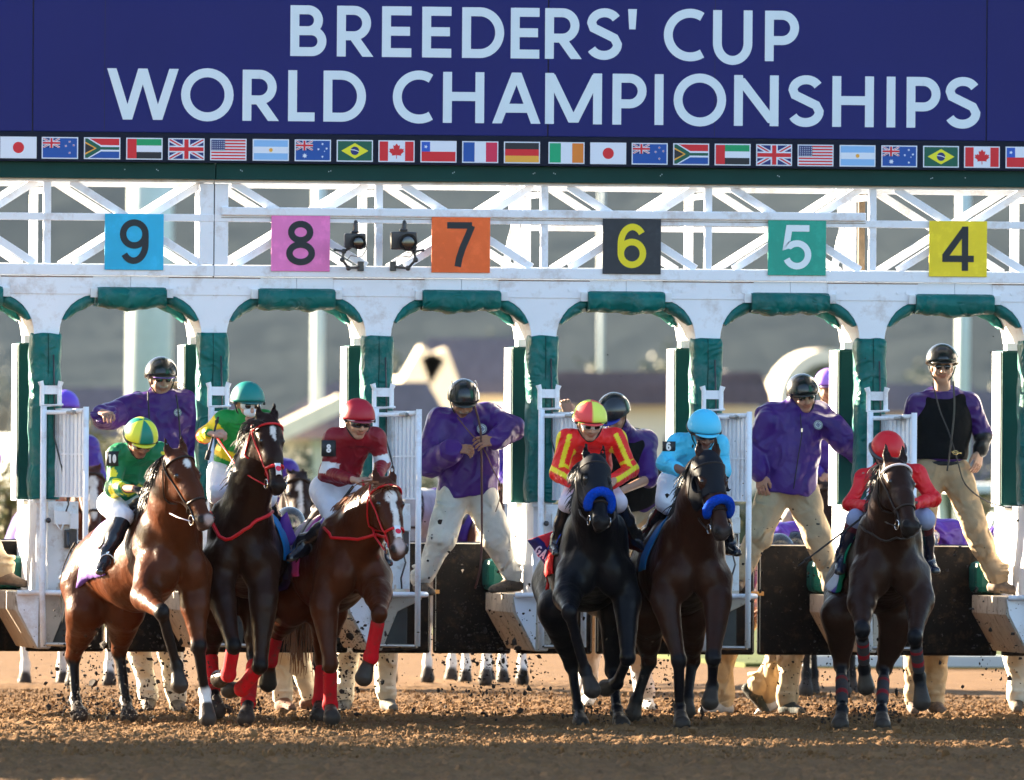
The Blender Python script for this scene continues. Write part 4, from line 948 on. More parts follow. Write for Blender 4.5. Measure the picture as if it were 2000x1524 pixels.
def saddle(D, cols, span=(.42, .98), drop=.42, drop_r=None, fn=None, name='saddle_cloth', off=.018):
    """cloth laid over the back: grid snapped to the trunk. cols: colour, or function(u 0..1 front->back, v -1..1 side)"""
    C, a, lat, up, R = D['C'], D['a'], D['lat'], D['up'], D['R']; nu, nv = 16, 34; pts = []; cc = []
    trunk = D['neck']
    for i in range(nu):
        u = i/(nu-1)
        for j in range(nv):
            v = -1+2*j/(nv-1); dr = drop if v < 0 else (drop_r or drop); ang = v*1.75*min(1, dr/.45)
            ce = C+a*(span[0]+(span[1]-span[0])*u+ (.05*abs(v)))-up*.03; ce = ce+up*0
            o = ce+lat*sin(ang)*.42+up*cos(ang)*.42
            pts.append(o)
            cc.append(cols(u, v) if callable(cols) else cols)
    q = snap(trunk, pts, off, 9).reshape(nu, nv, 3); q += (RNG.standard_normal((nu, nv, 1))*.003); q2 = snap(trunk, q, off-.010, 2)
    n = nu*nv; vs = np.concatenate([q.reshape(-1, 3), q2.reshape(-1, 3)]); fs = []
    for i in range(nu-1):
        for j in range(nv-1): k = i*nv+j; fs += [(k, k+1, k+nv+1, k+nv), (n+k, n+k+nv, n+k+nv+1, n+k+1)]
    for i in range(nu-1): fs += [(i*nv, (i+1)*nv, n+(i+1)*nv, n+i*nv), (i*nv+nv-1, n+i*nv+nv-1, n+(i+1)*nv+nv-1, (i+1)*nv+nv-1)]
    for j in range(nv-1): fs += [(j, n+j, n+j+1, j+1), ((nu-1)*nv+j, (nu-1)*nv+j+1, n+(nu-1)*nv+j+1, n+(nu-1)*nv+j)]
    return raw(name, vs, fs, M_cloth, D['e'], cols=np.array(cc+cc), smooth=True)
def seat(D, at=.52, col=None):
    C, a, lat, up = D['C'], D['a'], D['lat'], D['up']; T = snap(D['neck'], [C+a*(at+.25)+up*.6], .02, 9)[0]
    pr = [cone(T-a*.14+up*.02, T+a*.16+up*.02, .075, .085, 0, .04, (up, 2.2)), ell(T-a*.16+up*.04, (.05, .04, .05), None, 0, .04), ell(T+a*.19+up*.045, (.08, .04, .04), None, 0, .04)]
    for sd in (-1, 1): pr.append(cone(T+lat*sd*.09, T+lat*sd*.24-up*.22-a*.06, .07, .06, 0, .05, (nrm(lat*.8*sd+up*.5), 2.6)))
    return body('saddle', pr, .014, [(.02, .016, .014)], M_leather if False else mat('saddle_leather', (.03, .02, .015), rough=.35, var=.2), D['e'])
def bandage(D, leg, t0, t1, col, name='leg_boot', r=.05, stripes=None):
    kn, ft = D['legs'][leg][1], D['legs'][leg][2]; a = kn+(ft-kn)*t0; b = kn+(ft-kn)*t1; n = 9
    prs = [cone(a, b, r, r*.96, 0, .01)]
    if t1 > .9: prs.append(ell(ft, (.056, .058, .058), None, 0, .02))
    return body(name, prs, .010, [col], M_boot, D['e'], fn=None)
def noseroll(D, w=.33, col=M_fleece):
    """thick fleece tube over the nose"""
    hp = D['hp']; pts = [hp(.10*cos(t), -.045+.11*sin(t), w+.09-.09*max(0, sin(t))) for t in np.linspace(RAD(-2), RAD(182), 15)]; pts = snap(D['hd'], pts, .026, 6)
    m = MB(); m.tube(pts, [.024]+[.035]*13+[.024], 14); return m.build('noseband_fleece', col, D['e'], smooth=True)
def hood(D, eyes=True, w1=.30, M_=M_hood, cup=False):
    """fabric hood hugging the head, with eye openings"""
    vs, q, c = sdf(D['hd'][:10]+D['neck'][-4:], .011, [(0, 0, 0)]*8); L = (vs-D['Pl'])@D['H']/D['k']
    ok = (L[:, 2] < w1) & (L[:, 2] > -.12) & (L[:, 1] > -.20-L[:, 2]*.2)
    if eyes:
        for sd in (-1, 1): ok &= ((L[:, 1]+.01)/.045)**2+((L[:, 2]-.165)/.042)**2+(((L[:, 0]-sd*.09)/.05)**2) > 1
    vs = snap(D['hd'][:10]+D['neck'][-4:], vs, .006, 2); keep = ok[q].all(1); q = q[keep]; used = np.unique(q); mp = -np.ones(len(vs), int); mp[used] = np.arange(len(used))
    o = raw('hood', vs[used], mp[q], M_, D['e'], smooth=True); sm = o.modifiers.new('thickness', 'SOLIDIFY'); sm.thickness = .004
    if cup:
        for sd in (-1, 1):
            m = MB(); c0 = D['hp'](sd*.10, -.03, .165); ringp = []
            for i in range(9):
                for j, (rr, o2) in enumerate(((.055, 0), (.058, .02), (.045, .035))):
                    t = RAD(-90+22.5*i+0); ringp.append(c0+D['x']*sd*o2+(-D['y']*cos(t)+D['z']*sin(t))*rr*D['k'])
            m.add(ringp, [(i*3+j, i*3+j+1, (i+1)*3+j+1, (i+1)*3+j) for i in range(8) for j in range(2)])
            b = m.build('blinker_cup', M_, o, smooth=True); sm = b.modifiers.new('thickness', 'SOLIDIFY'); sm.thickness = .006
    return o
# ======================= people =======================
M_skin = mat('skin', vcol=True, rough=.5, spec=.35, var=.10, vscale=30, bump=.1, bscale=60, bdist=.003)
M_nylon = mat('nylon_jacket', vcol=True, rough=.38, spec=.3, var=.10, vscale=6, bump=.5, bscale=9, bdist=.03, fold=.9, fscale=5.5, fdist=.06)
M_silk = mat('racing_silk', vcol=True, rough=.5, spec=.35, var=.05, vscale=8, bump=.5, bscale=10, bdist=.03, fold=.8, fscale=8, fdist=.04)
M_cotton = mat('cotton_trousers', vcol=True, rough=.85, spec=.15, var=.10, vscale=9, bump=.5, bscale=9, bdist=.03, fold=.9, fscale=6, fdist=.05, dirt=(.25, .16, .09), dscale=5, damt=.16)
M_breech = mat('white_breeches', vcol=True, rough=.6, spec=.3, var=.05, bump=.35, bscale=11, bdist=.02, fold=.3, fscale=7)
M_shoe = mat('shoe_suede', vcol=True, rough=.8, var=.3, vscale=25, bump=.4, bscale=40, bdist=.008, dirt=(.3, .2, .12), dscale=15, damt=.6)
M_gloss = mat('boot_gloss', vcol=True, rough=.2, spec=.6, var=.1, bump=.3, bscale=12, bdist=.015)
M_vest = mat('vest_black', (.005, .006, .008), rough=.85, spec=.1, var=.25, bump=.5, bscale=10, bdist=.03, fold=.4)
M_helm = mat('helmet_black', (.012, .014, .018), rough=.22, spec=.6, var=.1)
M_helmv = mat('helmet_silk', vcol=True, rough=.45, spec=.4, var=.04)
M_lens = mat('lens_dark', (.008, .008, .010), rough=.05, spec=.9, var=0)
M_gog = mat('goggle_frame', vcol=True, rough=.3, spec=.5, var=0)
M_web = mat('webbing_black', (.015, .015, .017), rough=.7, var=.1)
def hand_prims(W, d, n, t, curl=.5, col=0, sc=1.0, spread=.0):
    """palm plus four fingers and a thumb. W wrist, d along the hand, n where the palm faces, t the thumb side"""
    d = nrm(d); n = nrm(n-d*(n@d)); t0 = nrm(np.cross(n, d)); t = t0 if t0@np.array(t, float) > 0 else -t0; o = []
    fl = (n, 1.5)
    for i, ln in enumerate((.92, 1.0, .95, .78)):
        k = W+d*.088*sc+t*(.034-.0235*i)*sc+n*(-.004*(1-abs(i-1.3)*.4)); o.append(cone(W+t*(.012-.010*i)*sc, k, .019*sc, .0125*sc, col, .010, fl))
        p = k; an = curl*.55+.05*i
        fd = nrm(d+t*spread*(1.4-i))
        for s, (l, r) in enumerate(((.042, .0098), (.027, .009), (.021, .0085))):
            dd = fd*cos(an)+n*sin(an); q = p+dd*l*ln*sc; o.append(cone(p, q, r*sc, r*.88*sc, col, .007)); p = q; an += curl*(.95 if s == 0 else .7)
    b = W+d*.022*sc+t*.022*sc; m1 = b+nrm(d*.7+t*.65+n*.25)*.042*sc; m2 = m1+nrm(d*.95+t*(.35-curl*.4)+n*.35)*.034*sc; m3 = m2+nrm(d*.95-t*curl*.3+n*.35)*.026*sc
    o += [cone(b, m1, .019*sc, .014*sc, col, .014), cone(m1, m2, .0135*sc, .012*sc, col, .008), cone(m2, m3, .012*sc, .010*sc, col, .006)]
    return o
def head_frame(yaw, pitch, roll=0):
    """yaw + turns to the viewer's right, pitch + looks down"""
    f = V(sin(RAD(yaw))*cos(RAD(pitch)), -cos(RAD(yaw))*cos(RAD(pitch)), -sin(RAD(pitch)))
    r0 = nrm(V(cos(RAD(yaw)), sin(RAD(yaw)), 0)); u = nrm(np.cross(r0, f)); u = u if u[2] > 0 or abs(pitch) > 80 else -u
    r = r0*cos(RAD(roll))+u*sin(RAD(roll)); u = u*cos(RAD(roll))-r0*sin(RAD(roll)); return np.stack([r, f, u], 1)
def make_person(s):
    Y = s['Y']; G = lambda t: P(t[0], t[1], Y+(t[2] if len(t) > 2 else 0)); h = s.get('h', .0075)
    Pv = G(s['pelvis']); feet = [G(s[k]) for k in ('anL', 'anR')]
    e = empty('person', (Pv[0], Pv[1], min(f[2] for f in feet)-.08), s['label'], 'person', s.get('group'))
    J = {k: G(s[k]) for k in ('head', 'shL', 'shR', 'elL', 'elR', 'haL', 'haR', 'hipL', 'hipR', 'knL', 'knR', 'anL', 'anR') if k in s}; J['pelvis'] = Pv
    if 'hipL' not in J:
        J['hipL'] = Pv+V(-.09, 0, -.02); J['hipR'] = Pv+V(.09, 0, -.02)
    S = (J['shL']+J['shR'])/2; t = nrm(S-Pv); r = nrm(J['shR']-J['shL']); f = nrm(np.cross(r, t)); 
    if f[1] > 0 and not s.get('back'): f = -f
    f = nrm(np.cross(t, r)) if nrm(np.cross(t, r))@f > 0 else nrm(np.cross(r, t)); r = r-t*(r@t); r = nrm(r); TR = np.stack([r, f, t], 1)
    H = head_frame(*s['look']); c = J['head']; x, y, z = H.T; hp = lambda u, v, w: c+x*u+y*v+z*w
    sk = np.array(s.get('skin', (.42, .22, .14)), float); pal = [sk, sk*V(.75, .5, .5), sk*.8, np.array(s.get('haircol', (.06, .04, .03)), float), sk*.55, (.02, .015, .012)]
    k = s.get('hs', 1.0); q = []
    q += [ell(hp(0, -.015, .035), (.073*k, .093*k, .088*k), H, 0, .02), cone(hp(0, .018, .0), hp(0, .030, -.078), .060*k, .036*k, 0, .03), ell(hp(0, .045, -.088), (.024, .022, .018), H, 0, .02),
          cone(hp(-.045, .0, -.055), hp(-.015, .045, -.085), .022, .018, 0, .02), cone(hp(.045, .0, -.055), hp(.015, .045, -.085), .022, .018, 0, .02),
          cone(hp(0, .082, .018), hp(0, .102, -.025), .010, .0145, 0, .014), cone(hp(-.016, .088, -.03), hp(.016, .088, -.03), .009, .009, 0, .008),
          cone(hp(-.022, .077, -.052), hp(.022, .077, -.052), .0075, .0075, 1, .006), cone(hp(-.017, .075, -.063), hp(.017, .075, -.063), .0075, .0075, 1, .006),
          cone(hp(-.045, .068, .030), hp(.045, .068, .030), .012, .012, 0, .015), ell(hp(-.030, .078, .010), (.018, .012, .012), H, 2, .012, sub=True), ell(hp(.030, .078, .010), (.018, .012, .012), H, 2, .012, sub=True),
          ell(hp(-.030, .068, .008), (.012, .012, .009), H, 5, .004), ell(hp(.030, .068, .008), (.012, .012, .009), H, 5, .004),
          ell(hp(-.075, -.01, -.005), (.009, .020, .030), H, 0, .008), ell(hp(.075, -.01, -.005), (.009, .020, .030), H, 0, .008),
          ell(hp(-.038, .055, -.028), (.026, .024, .026), H, 0, .02), ell(hp(.038, .055, -.028), (.026, .024, .026), H, 0, .02)]
    if s.get('moustache'): q.append(cone(hp(-.024, .086, -.040), hp(.024, .086, -.040), .008, .008, 3, .004))
    nb = S+t*.03; q += [cone(hp(0, -.02, -.05), nb, .056, .062, 0, .04)]
    bf = s.get('bulk', 1.0)
    q += [ell(S-t*.14, (.15*bf, .09, .18), TR, 0, .06), ell(Pv+t*.12, (.12*bf, .085, .18), TR, 0, .06), cone(J['shL']-t*.03, J['shR']-t*.03, .034, .034, 0, .05)]
    for sd in 'LR':
        q += [cone(J['sh'+sd]-t*.02, J['el'+sd], .036, .034, 0, .03), cone(J['el'+sd], J['ha'+sd], .038, .026, 0, .02), cone(J['hip'+sd], J['kn'+sd], .07, .05, 0, .04), cone(J['kn'+sd], J['an'+sd], .048, .035, 0, .03)]
        hd = s.get('hand'+sd)
        if hd: q += hand_prims(J['ha'+sd], V(*hd[0]), V(*hd[1]), V(*hd[2]), hd[3], 0 if not s.get('gloves') else 5, s.get('hsc', 1.0), hd[4] if len(hd) > 4 else .05)
        else:
            d = nrm(J['ha'+sd]-J['el'+sd]); q += hand_prims(J['ha'+sd], d, f*-1+V(0, 0, -.3), V(1 if sd == 'L' else -1, 0, .3), .7, 0 if not s.get('gloves') else 5)
    body('body', q, h, pal, M_skin, e)
    if s.get('ponytail'):
        m = MB(); rg = np.random.default_rng(3)
        for i in range(60): hair(m, [hp(.05+rg.uniform(-.02, .02), -.06, -.04+rg.uniform(-.02, .02))], [V(*s['ponytail'])+rg.standard_normal(3)*.25], .33, .004, .25, .08, rg, 6)
        m.build('hair', mat('hair_blond', (.28, .19, .10), rough=.5, var=.3), e, smooth=True)
    D = dict(e=e, J=J, S=S, t=t, r=r, f=f, TR=TR, H=H, c=c, hp=hp, x=x, y=y, z=z, s=s)
    # ---- upper garment
    g = s.get('top')
    if g:
        b = g.get('fat', 1.0); cols = g['cols']; w = []; arm = g.get('arm', 1.0); sl = g.get('sleeve', 1.0)
        L_ = np.linalg.norm(S-Pv); w += [cone(J['shL']-t*.01, J['shR']-t*.01, .070*b, .070*b, 0, .06), cone(S-t*.13, Pv+t*L_*.35, .185*b*bf, .180*b*bf, 0, .08, (f, 1.42)), cone(Pv+t*L_*.35, Pv-t*.03, .180*b*bf, (.188 if b > 1 else .15)*b*bf, 0, .06, (f, 1.25))]
        if b > 1.02: cuts0 = [(Pv+t*(g.get('hem', 0)-.045), -t)]
        else: cuts0 = [(Pv+t*.012, -t)]
        w += [cone(c-z*.115-y*.02, S+(J['shL']-S)*.72-t*.0, .052, .064, 0, .05), cone(c-z*.115-y*.02, S+(J['shR']-S)*.72, .052, .064, 0, .05)]
        if g.get('collar', 1): w += [cone(S+t*.03, S+t*.03+nrm(c-S)*.07, .085, .076, 0, .03)]
        for i, sd in enumerate('LR'):
            sh, el, ha = J['sh'+sd], J['el'+sd], J['ha'+sd]; w.append(cone(sh, el, .080*b*arm, .070*b*arm, 1+i, .05))
            if sl >= 1:
                w.append(cone(el, ha+(el-ha)*.06, .070*b*arm, .056*b*arm, 3+i, .03)); 
                if arm > .9: w.append(cone(ha+(el-ha)*.22, ha+(el-ha)*.12, .056*b*arm, .052*b*arm, 3+i, .02))
        cuts = cuts0
        if g.get('collar', 1): cuts.append((S+t*.03+nrm(c-S)*.062+f*.05, nrm(c-S)+f*.25))
        D['top'] = body('jacket' if b*arm > .95 else 'racing_silks', w, h, cols if len(cols) >= 5 else [cols[0]]*5, g.get('mat', M_nylon), e, cuts=cuts, noise=wrinkle(int(s['head'][0]), g.get('wr', .016)), fn=g.get('fn') and (lambda vs, cc: g['fn'](D, vs, cc)))
    g = s.get('vest')
    if g:
        w = [cone(S-t*.13, Pv+t*.12, .200, .196, 0, .08, (f, 1.2)), cone(S+(J['shL']-S)*.62-t*.0, S+(J['shL']-S)*.55-t*.2, .088, .10, 0, .05), cone(S+(J['shR']-S)*.62, S+(J['shR']-S)*.55-t*.2, .088, .10, 0, .05)]
        body('safety_vest', w, h, [(0, 0, 0)], M_vest, e, cuts=[(S+t*.075, t), (Pv+t*.07, -t)], noise=wrinkle(5, .01))
    # ---- legs
    g = s.get('legs')
    if g:
        k1 = g.get('fat', 1.0); cl = g['col']; w = [ell(Pv-t*.01, (.165*k1, .125*k1, .12), TR, 0, .06)]
        cuff = g.get('cuff', 1.0)
        for sd in 'LR':
            hi, kn, an = J['hip'+sd], J['kn'+sd], J['an'+sd]; w.append(cone(hi, kn, .108*k1, .084*k1, 0, .05))
            if g.get('to', 1) >= 1: w += [cone(kn, kn+(an-kn)*.8, .084*k1, .066*cuff, 0, .03), cone(kn+(an-kn)*.72, an+V(0, 0, .02), .060*cuff, .070*cuff, 0, .03), ell(an+V(0, -.01, .06), (.070, .074, .018), None, 0, .012), ell(an+V(0, 0, .11), (.066, .070, .014), None, 0, .012)]
            else: w.append(cone(kn, kn+(an-kn)*g['to'], .062*k1, .05*k1, 0, .03))
        D['trousers'] = body('trousers' if g.get('to', 1) >= 1 else 'breeches', w, h, [cl], g.get('mat', M_cotton), e, noise=wrinkle(int(s['head'][0])+3, g.get('wr', .026), 12))
    g = s.get('feet', {})
    for sd in 'LR':
        an, kn = J['an'+sd], J['kn'+sd]; td = nrm(V(*g.get('dir'+sd, (-.15 if sd == 'L' else .15, -1, -.05)))); lv = V(0, 0, 1); up_ = nrm(lv-td*(lv@td)); 
        col = g.get('col', (.09, .06, .04)); hl = an-up_*.05-td*.05; to = an-up_*.06+td*.17; w = [cone(hl, an+td*.03-up_*.03, .042, .048, 0, .03), cone(an+td*.02-up_*.035, to, .05, .036, 0, .03, (up_, 1.2)), cone(an+up_*.03, an-up_*.04, .046, .045, 0, .03),
            cone(hl-up_*.025, to-up_*.012, .036, .038, 1, .008, (up_, 2.6))]
        if g.get('boot'): w += [cone(kn+(an-kn)*.12, kn+(an-kn)*.5, .064, .058, 0, .03), cone(kn+(an-kn)*.5, an, .058, .042, 0, .03)]
        if g.get('boot') and g.get('cuffcol'): w[-2]['col'] = 0; w.append(cone(kn+(an-kn)*.12, kn+(an-kn)*.2, .066, .066, 2, .005))
        body('boot' if g.get('boot') else 'shoe', w, max(h, .008), [col, g.get('sole', (.05, .045, .04)), g.get('cuffcol', col)], M_gloss if g.get('boot') else M_shoe, e)
    helmet(D, s.get('helmet')); eyewear(D, s.get('eye'))
    return D
def helmet(D, g):
    if not g: return
    hp, H = D['hp'], D['H']; nu, nv = 40, 14; m = MB(); tl = RAD(g.get('tilt', 8)); rx, ry, rz = g.get('r', (.112, .130, .122)); vs = []; c0 = V(0, -.012, g.get('up', .038)); cols = []
    for i in range(nv+1):
        for j in range(nu):
            ph = 2*pi*j/nu; mx = RAD(g.get('deep', 98)+ (14*(-sin(ph)) if g.get('round', 1) else 0)); th = mx*i/nv
            p = V(rx*sin(th)*cos(ph), ry*sin(th)*sin(ph), rz*cos(th)); p = V(p[0], p[1]*cos(tl)+p[2]*sin(tl)*.0, p[2])
            p += V(0, 0, .0)+c0; vs.append(hp(*p)); cols.append(g['fn'](p[0], p[1], p[2], ph, th) if 'fn' in g else g.get('col', (1, 1, 1)))
    fs = [(i*nu+j, (i+1)*nu+j, (i+1)*nu+(j+1) % nu, i*nu+(j+1) % nu) for i in range(nv) for j in range(nu)]
    o = raw('helmet', vs, fs, g.get('mat', M_helmv if ('fn' in g or 'col' in g) else M_helm), D['e'], cols=np.array(cols), smooth=True); sm = o.modifiers.new('thickness', 'SOLIDIFY'); sm.thickness = .010; sm.offset = -1
    # rim and peak
    m = MB(); m.col = g.get('band', (.02, .02, .02)); rim = []
    for j in range(41):
        ph = 2*pi*j/40; mx = RAD(g.get('deep', 98)+14*(-sin(ph))); rim.append(hp(rx*1.01*sin(mx)*cos(ph), ry*1.01*sin(mx)*sin(ph)-.012, rz*cos(mx)+c0[2]))
    m.tube(rim, .006, 6, caps=False); m.build('helmet_rim', M_gog, o, smooth=True, vc=True)
    if g.get('bandline') is not None:
        m = MB(); m.col = g['bandline']; zz = .028; q = []
        for j in range(41): ph = 2*pi*j/40; k = sqrt(max(0, 1-(zz-.01)**2/rz**2)); q.append(hp(rx*1.015*cos(ph)*k, ry*1.015*sin(ph)*k-.012, c0[2]+zz-.03))
        m.tube(q, .007, 6, caps=False, flat=1.0); m.build('helmet_band', M_gog, o, smooth=True, vc=True)
    if g.get('peak', 1):
        m = MB(); m.col = g.get('peakcol', g.get('band', (.015, .015, .018))); L = g.get('peak', 1)*.038; vv = []; n = 16
        for k in range(2):
            for j in range(n+1):
                ph = RAD(38+104*j/n); mx = RAD(g.get('deep', 98)+14*(-sin(ph))); w = sin(pi*j/n)**.6
                vv.append(hp((rx*sin(mx)+.002+L*w*k*.55)*cos(ph), (ry*sin(mx)+.002+L*w*k)*sin(ph)-.012, rz*cos(mx)+c0[2]-.004-k*.012*w))
        m.add(vv, [(j, j+1, n+2+j, n+1+j) for j in range(n)]); pk = m.build('peak', M_gog, o, smooth=True, vc=True); sm = pk.modifiers.new('thickness', 'SOLIDIFY'); sm.thickness = .005
    if g.get('ridge'):
        m = MB(); 
        for a in g['ridge']:
            m.tube([hp(rx*1.0*a*.5*(1+.5*sin(t)), ry*1.02*cos(t)*(1-abs(a)*.1)-.012, c0[2]+rz*1.03*sin(t)*(1-.08*abs(a))) for t in np.linspace(.25, 2.2, 14)], .004, 5)
        m.build('vent_ridge', g.get('ridgemat', M_helm), o, smooth=True)
    if g.get('badge'):
        m = MB(); m.sphere(hp(0, ry-.012+.001, c0[2]+.0), (.008, .003, .005), 10, 6); m.build('helmet_badge', M_steel, o, smooth=True)
    m = MB()
    for sd in (-1, 1): m.tube([hp(sd*.098, .0, .01), hp(sd*.084, .012, -.04), hp(sd*.055, .035, -.085), hp(sd*.02, .045, -.115), hp(0, .048, -.118)], .005, 6)
    m.build('chin_strap', M_web, D['e'], smooth=True)
def eyewear(D, g):
    if not g: return
    hp, H = D['hp'], D['H']; m = MB(); z0 = .012
    if g['kind'] == 'goggles':
        m.col = g.get('col', (.5, .5, .5)); w = []
        pr = [cone(hp(-.045, .062, z0), hp(.045, .062, z0), .032, .032, 0, .01), ell(hp(0, .085, z0), (.06, .018, .026), H, 0, .02)]
        body('goggles', pr, .006, [g.get('col', (.5, .5, .5))], M_gog, D['e'])
        m = MB()
        for sd in (-1, 1): m.sphere(hp(sd*.028, .094, z0), (.029, .012, .021), 14, 8, R=H)
        m.build('lens', M_lens, D['e'], smooth=True)
        m = MB(); m.col = (.02, .02, .02); m.tube([hp(.118*cos(t), .132*sin(t)-.012, .03+.02*(-sin(t))) for t in np.linspace(RAD(28), RAD(-208), 20)], .011, 6, flat=.9); m.build('goggle_strap', M_gog, D['e'], smooth=True, vc=True)
    else:
        for sd in (-1, 1): m.sphere(hp(sd*.031, .083, z0-.002), (.030, .012, .019), 14, 8, R=H)
        m.tube([hp(-.062, .068, .016), hp(-.03, .094, .02), hp(0, .096, .018), hp(.03, .094, .02), hp(.062, .068, .016)], .004, 6)
        for sd in (-1, 1): m.tube([hp(sd*.06, .07, .016), hp(sd*.078, .02, .012)], .004, 6)
        m.build('sunglasses', M_lens, D['e'], smooth=True)
def crest(D, px, py, Yoff, r=.033, name='jacket_crest', tilt=0):
    """round embroidered badge lying on the chest"""
    p = P(px, py, D['s']['Y']+Yoff); m = MB(); f = V(.08, -1, .12); f = nrm(f); u = nrm(V(0, 0, 1)-f*f[2]); x = np.cross(u, f)
    def disc(rr, off, n=28, k=1.0, sq=False):
        m.add([p+(x*cos(2*pi*i/n+(pi/4 if 0 else 0))*k+u*sin(2*pi*i/n))*rr+f*off for i in range(n)], [tuple(range(n))])
    m.col = (.04, .03, .08); disc(r, 0)
    m.col = (.7, .7, .74)
    for i in range(22):
        a = 2*pi*i/22; c = p+(x*cos(a)+u*sin(a))*r*.84+f*.0008; w = r*.075; m.add([c-x*w-u*w, c+x*w-u*w, c+x*w+u*w, c-x*w+u*w], [(0, 1, 2, 3)])
    m.col = (.65, .65, .7); disc(r*.66, .0012); m.col = (.05, .03, .16); disc(r*.56, .0018, 4); m.col = (.6, .6, .66); disc(r*.36, .0024, 4); m.col = (.08, .05, .2); disc(r*.2, .003, 12)
    return m.build(name, M_helmvc(), D['e'], vc=True)
def M_helmvc(): return mat('badge_thread', vcol=True, rough=.8, var=0)
def armband(D, px, py, Yoff, text, w=.085, h_=.10, col=(.015, .02, .025), tcol=(.75, .75, .74), yaw=0):
    p = P(px, py, D['s']['Y']+Yoff); f = nrm(V(sin(RAD(yaw)), -cos(RAD(yaw)), 0)); x = np.cross(V(0, 0, -1), f); x = x if x[0] > 0 else -x; m = MB(); n = 10; vs = []
    for i in range(n+1):
        a = (i/n-.5)*1.9
        for z in (-h_/2, h_/2): vs.append(p+x*sin(a)*w*.58+f*(cos(a)-1)*w*.55+V(0, 0, z))
    m.add(vs, [(2*i, 2*i+2, 2*i+3, 2*i+1) for i in range(n)])
    o = m.build('number_armband', mat('armband', col, rough=.6, var=.05), D['e'], smooth=True); sm = o.modifiers.new('thickness', 'SOLIDIFY'); sm.thickness = .004
    m = MB(); cw = .034 if len(text) == 1 else .026; hh = .06; tot = len(text)*cw+(len(text)-1)*.006
    for i, ch in enumerate(text): strokes(m, ch, p-x*tot/2+x*i*(cw+.006)+V(0, 0, -hh/2)+f*.004, x, V(0, 0, 1), cw, .0125, hh, f)
    m.build('numeral', mat('armband_num', tcol, rough=.6, var=0), o)
    return o
W_ = (.62, .58, .55)
bay = ((.058, .0155, .005), (.009, .007, .007), (.035, .022, .02)); dbay = ((.019, .0075, .0045), (.006, .005, .005), (.014, .010, .009))
blk = ((.004, .004, .0055), (.005, .005, .007), (.012, .011, .012)); chs = ((.052, .0135, .005), (.045, .012, .005), (.07, .035, .028)); brn = ((.027, .0095, .0055), (.007, .006, .008), (.035, .027, .026))
db2 = ((.022, .009, .0055), (.006, .006, .008), (.018, .014, .013))
HS = {}
HS[10] = make_horse('h10', dict(label='sunlit bay horse with small white star and one white sock, leftmost of the racehorses', group='racehorses bursting from the gate', cols=bay, mane=(.02, .014, .012), Y=-3.3,
    chest=(335, 1085), rump=(205, 1120, 1.25), poll=(350, 893, -.45), nose=(407, 1028), face=22,
    FL=[(283, 1165, -.25), (316, 1196, -.62), (345, 1300, -.50), (350, 1334, -.52)], FR=[(380, 1180, -.10), (388, 1262, -.18), (399, 1352, -.1), (405, 1402, -.22)],
    HL=[(168, 1195, 1.1), (143, 1282, 1.5), (147, 1370, 1.4), (155, 1396, 1.25)], HR=[(245, 1190, 1.0), (233, 1272, 1.4), (246, 1372, 1.3), (252, 1398, 1.15)],
    sock={'FR': 1}, tail=(120, 1130, 2.0), hspots=[((.0, .06, .10), (.024, .06, .032), W_, .25), ((.01, .04, .56), (.03, .05, .03), (.3, .22, .2), .6)], mside=-1, ml=.2))
HS[9] = make_horse('h9', dict(label='dark bay horse with windblown mane, red chest strap and red leg boots beside the bay', group='racehorses bursting from the gate', cols=dbay, mane=(.025, .016, .013), Y=-2.9,
    chest=(470, 1065), rump=(500, 1085, 1.3), poll=(524, 826, -.40), nose=(546, 962), face=12, hl=.55,
    FL=[(432, 1165, -.2), (456, 1262, -.42), (446, 1318, -.30), (430, 1326, -.16)], FR=[(515, 1170, -.2), (508, 1300, -.3), (472, 1346, -.12), (450, 1347, -.02)],
    HL=[(428, 1180, 1.0), (412, 1270, 1.3), (416, 1345, 1.2), (424, 1385, 1.1)], HR=[(508, 1180, 1.0), (497, 1280, .9), (485, 1372, .3), (480, 1402, .15)],
    hspots=[((.0, .06, .10), (.022, .06, .034), W_, .25), ((.008, .05, .15), (.010, .05, .03), W_, .3)], mside=-1, ml=.24, blow=(-1.2, 0, .6), fl_=.2, tail=(540, 1170, 1.9)))
HS[8] = make_horse('h8', dict(label='chestnut horse with broad white blaze, red bridle and red leg boots', group='racehorses bursting from the gate', cols=chs, mane=(.17, .06, .02), Y=-3.0,
    chest=(688, 1095), rump=(605, 1115, 1.35), poll=(754, 948, -.5), nose=(782, 1087), face=10,
    FL=[(632, 1180, -.1), (645, 1298, -.2), (645, 1378, -.1), (648, 1400, -.22)], FR=[(738, 1160, -.3), (741, 1200, -.62), (724, 1285, -.5), (712, 1320, -.5)],
    HL=[(575, 1180, 1.0), (541, 1240, 1.5), (527, 1292, 1.45), (524, 1332, 1.5)], HR=[(640, 1190, 1.0), (630, 1290, 1.2), (624, 1372, 1.1), (622, 1398, .95)],
    sock={}, tail=(575, 1270, 1.9), hspots=[((.0, .06, .135), (.042, .07, .045), W_, .2), ((.004, .05, .25), (.022, .07, .13), W_, .2), ((.004, .04, .40), (.028, .07, .08), W_, .2), ((.0, .02, .52), (.03, .07, .05), (.4, .3, .28), .5)], mside=-1, ml=.22, fl_=.18, blow=(-.3, 0, .4)))
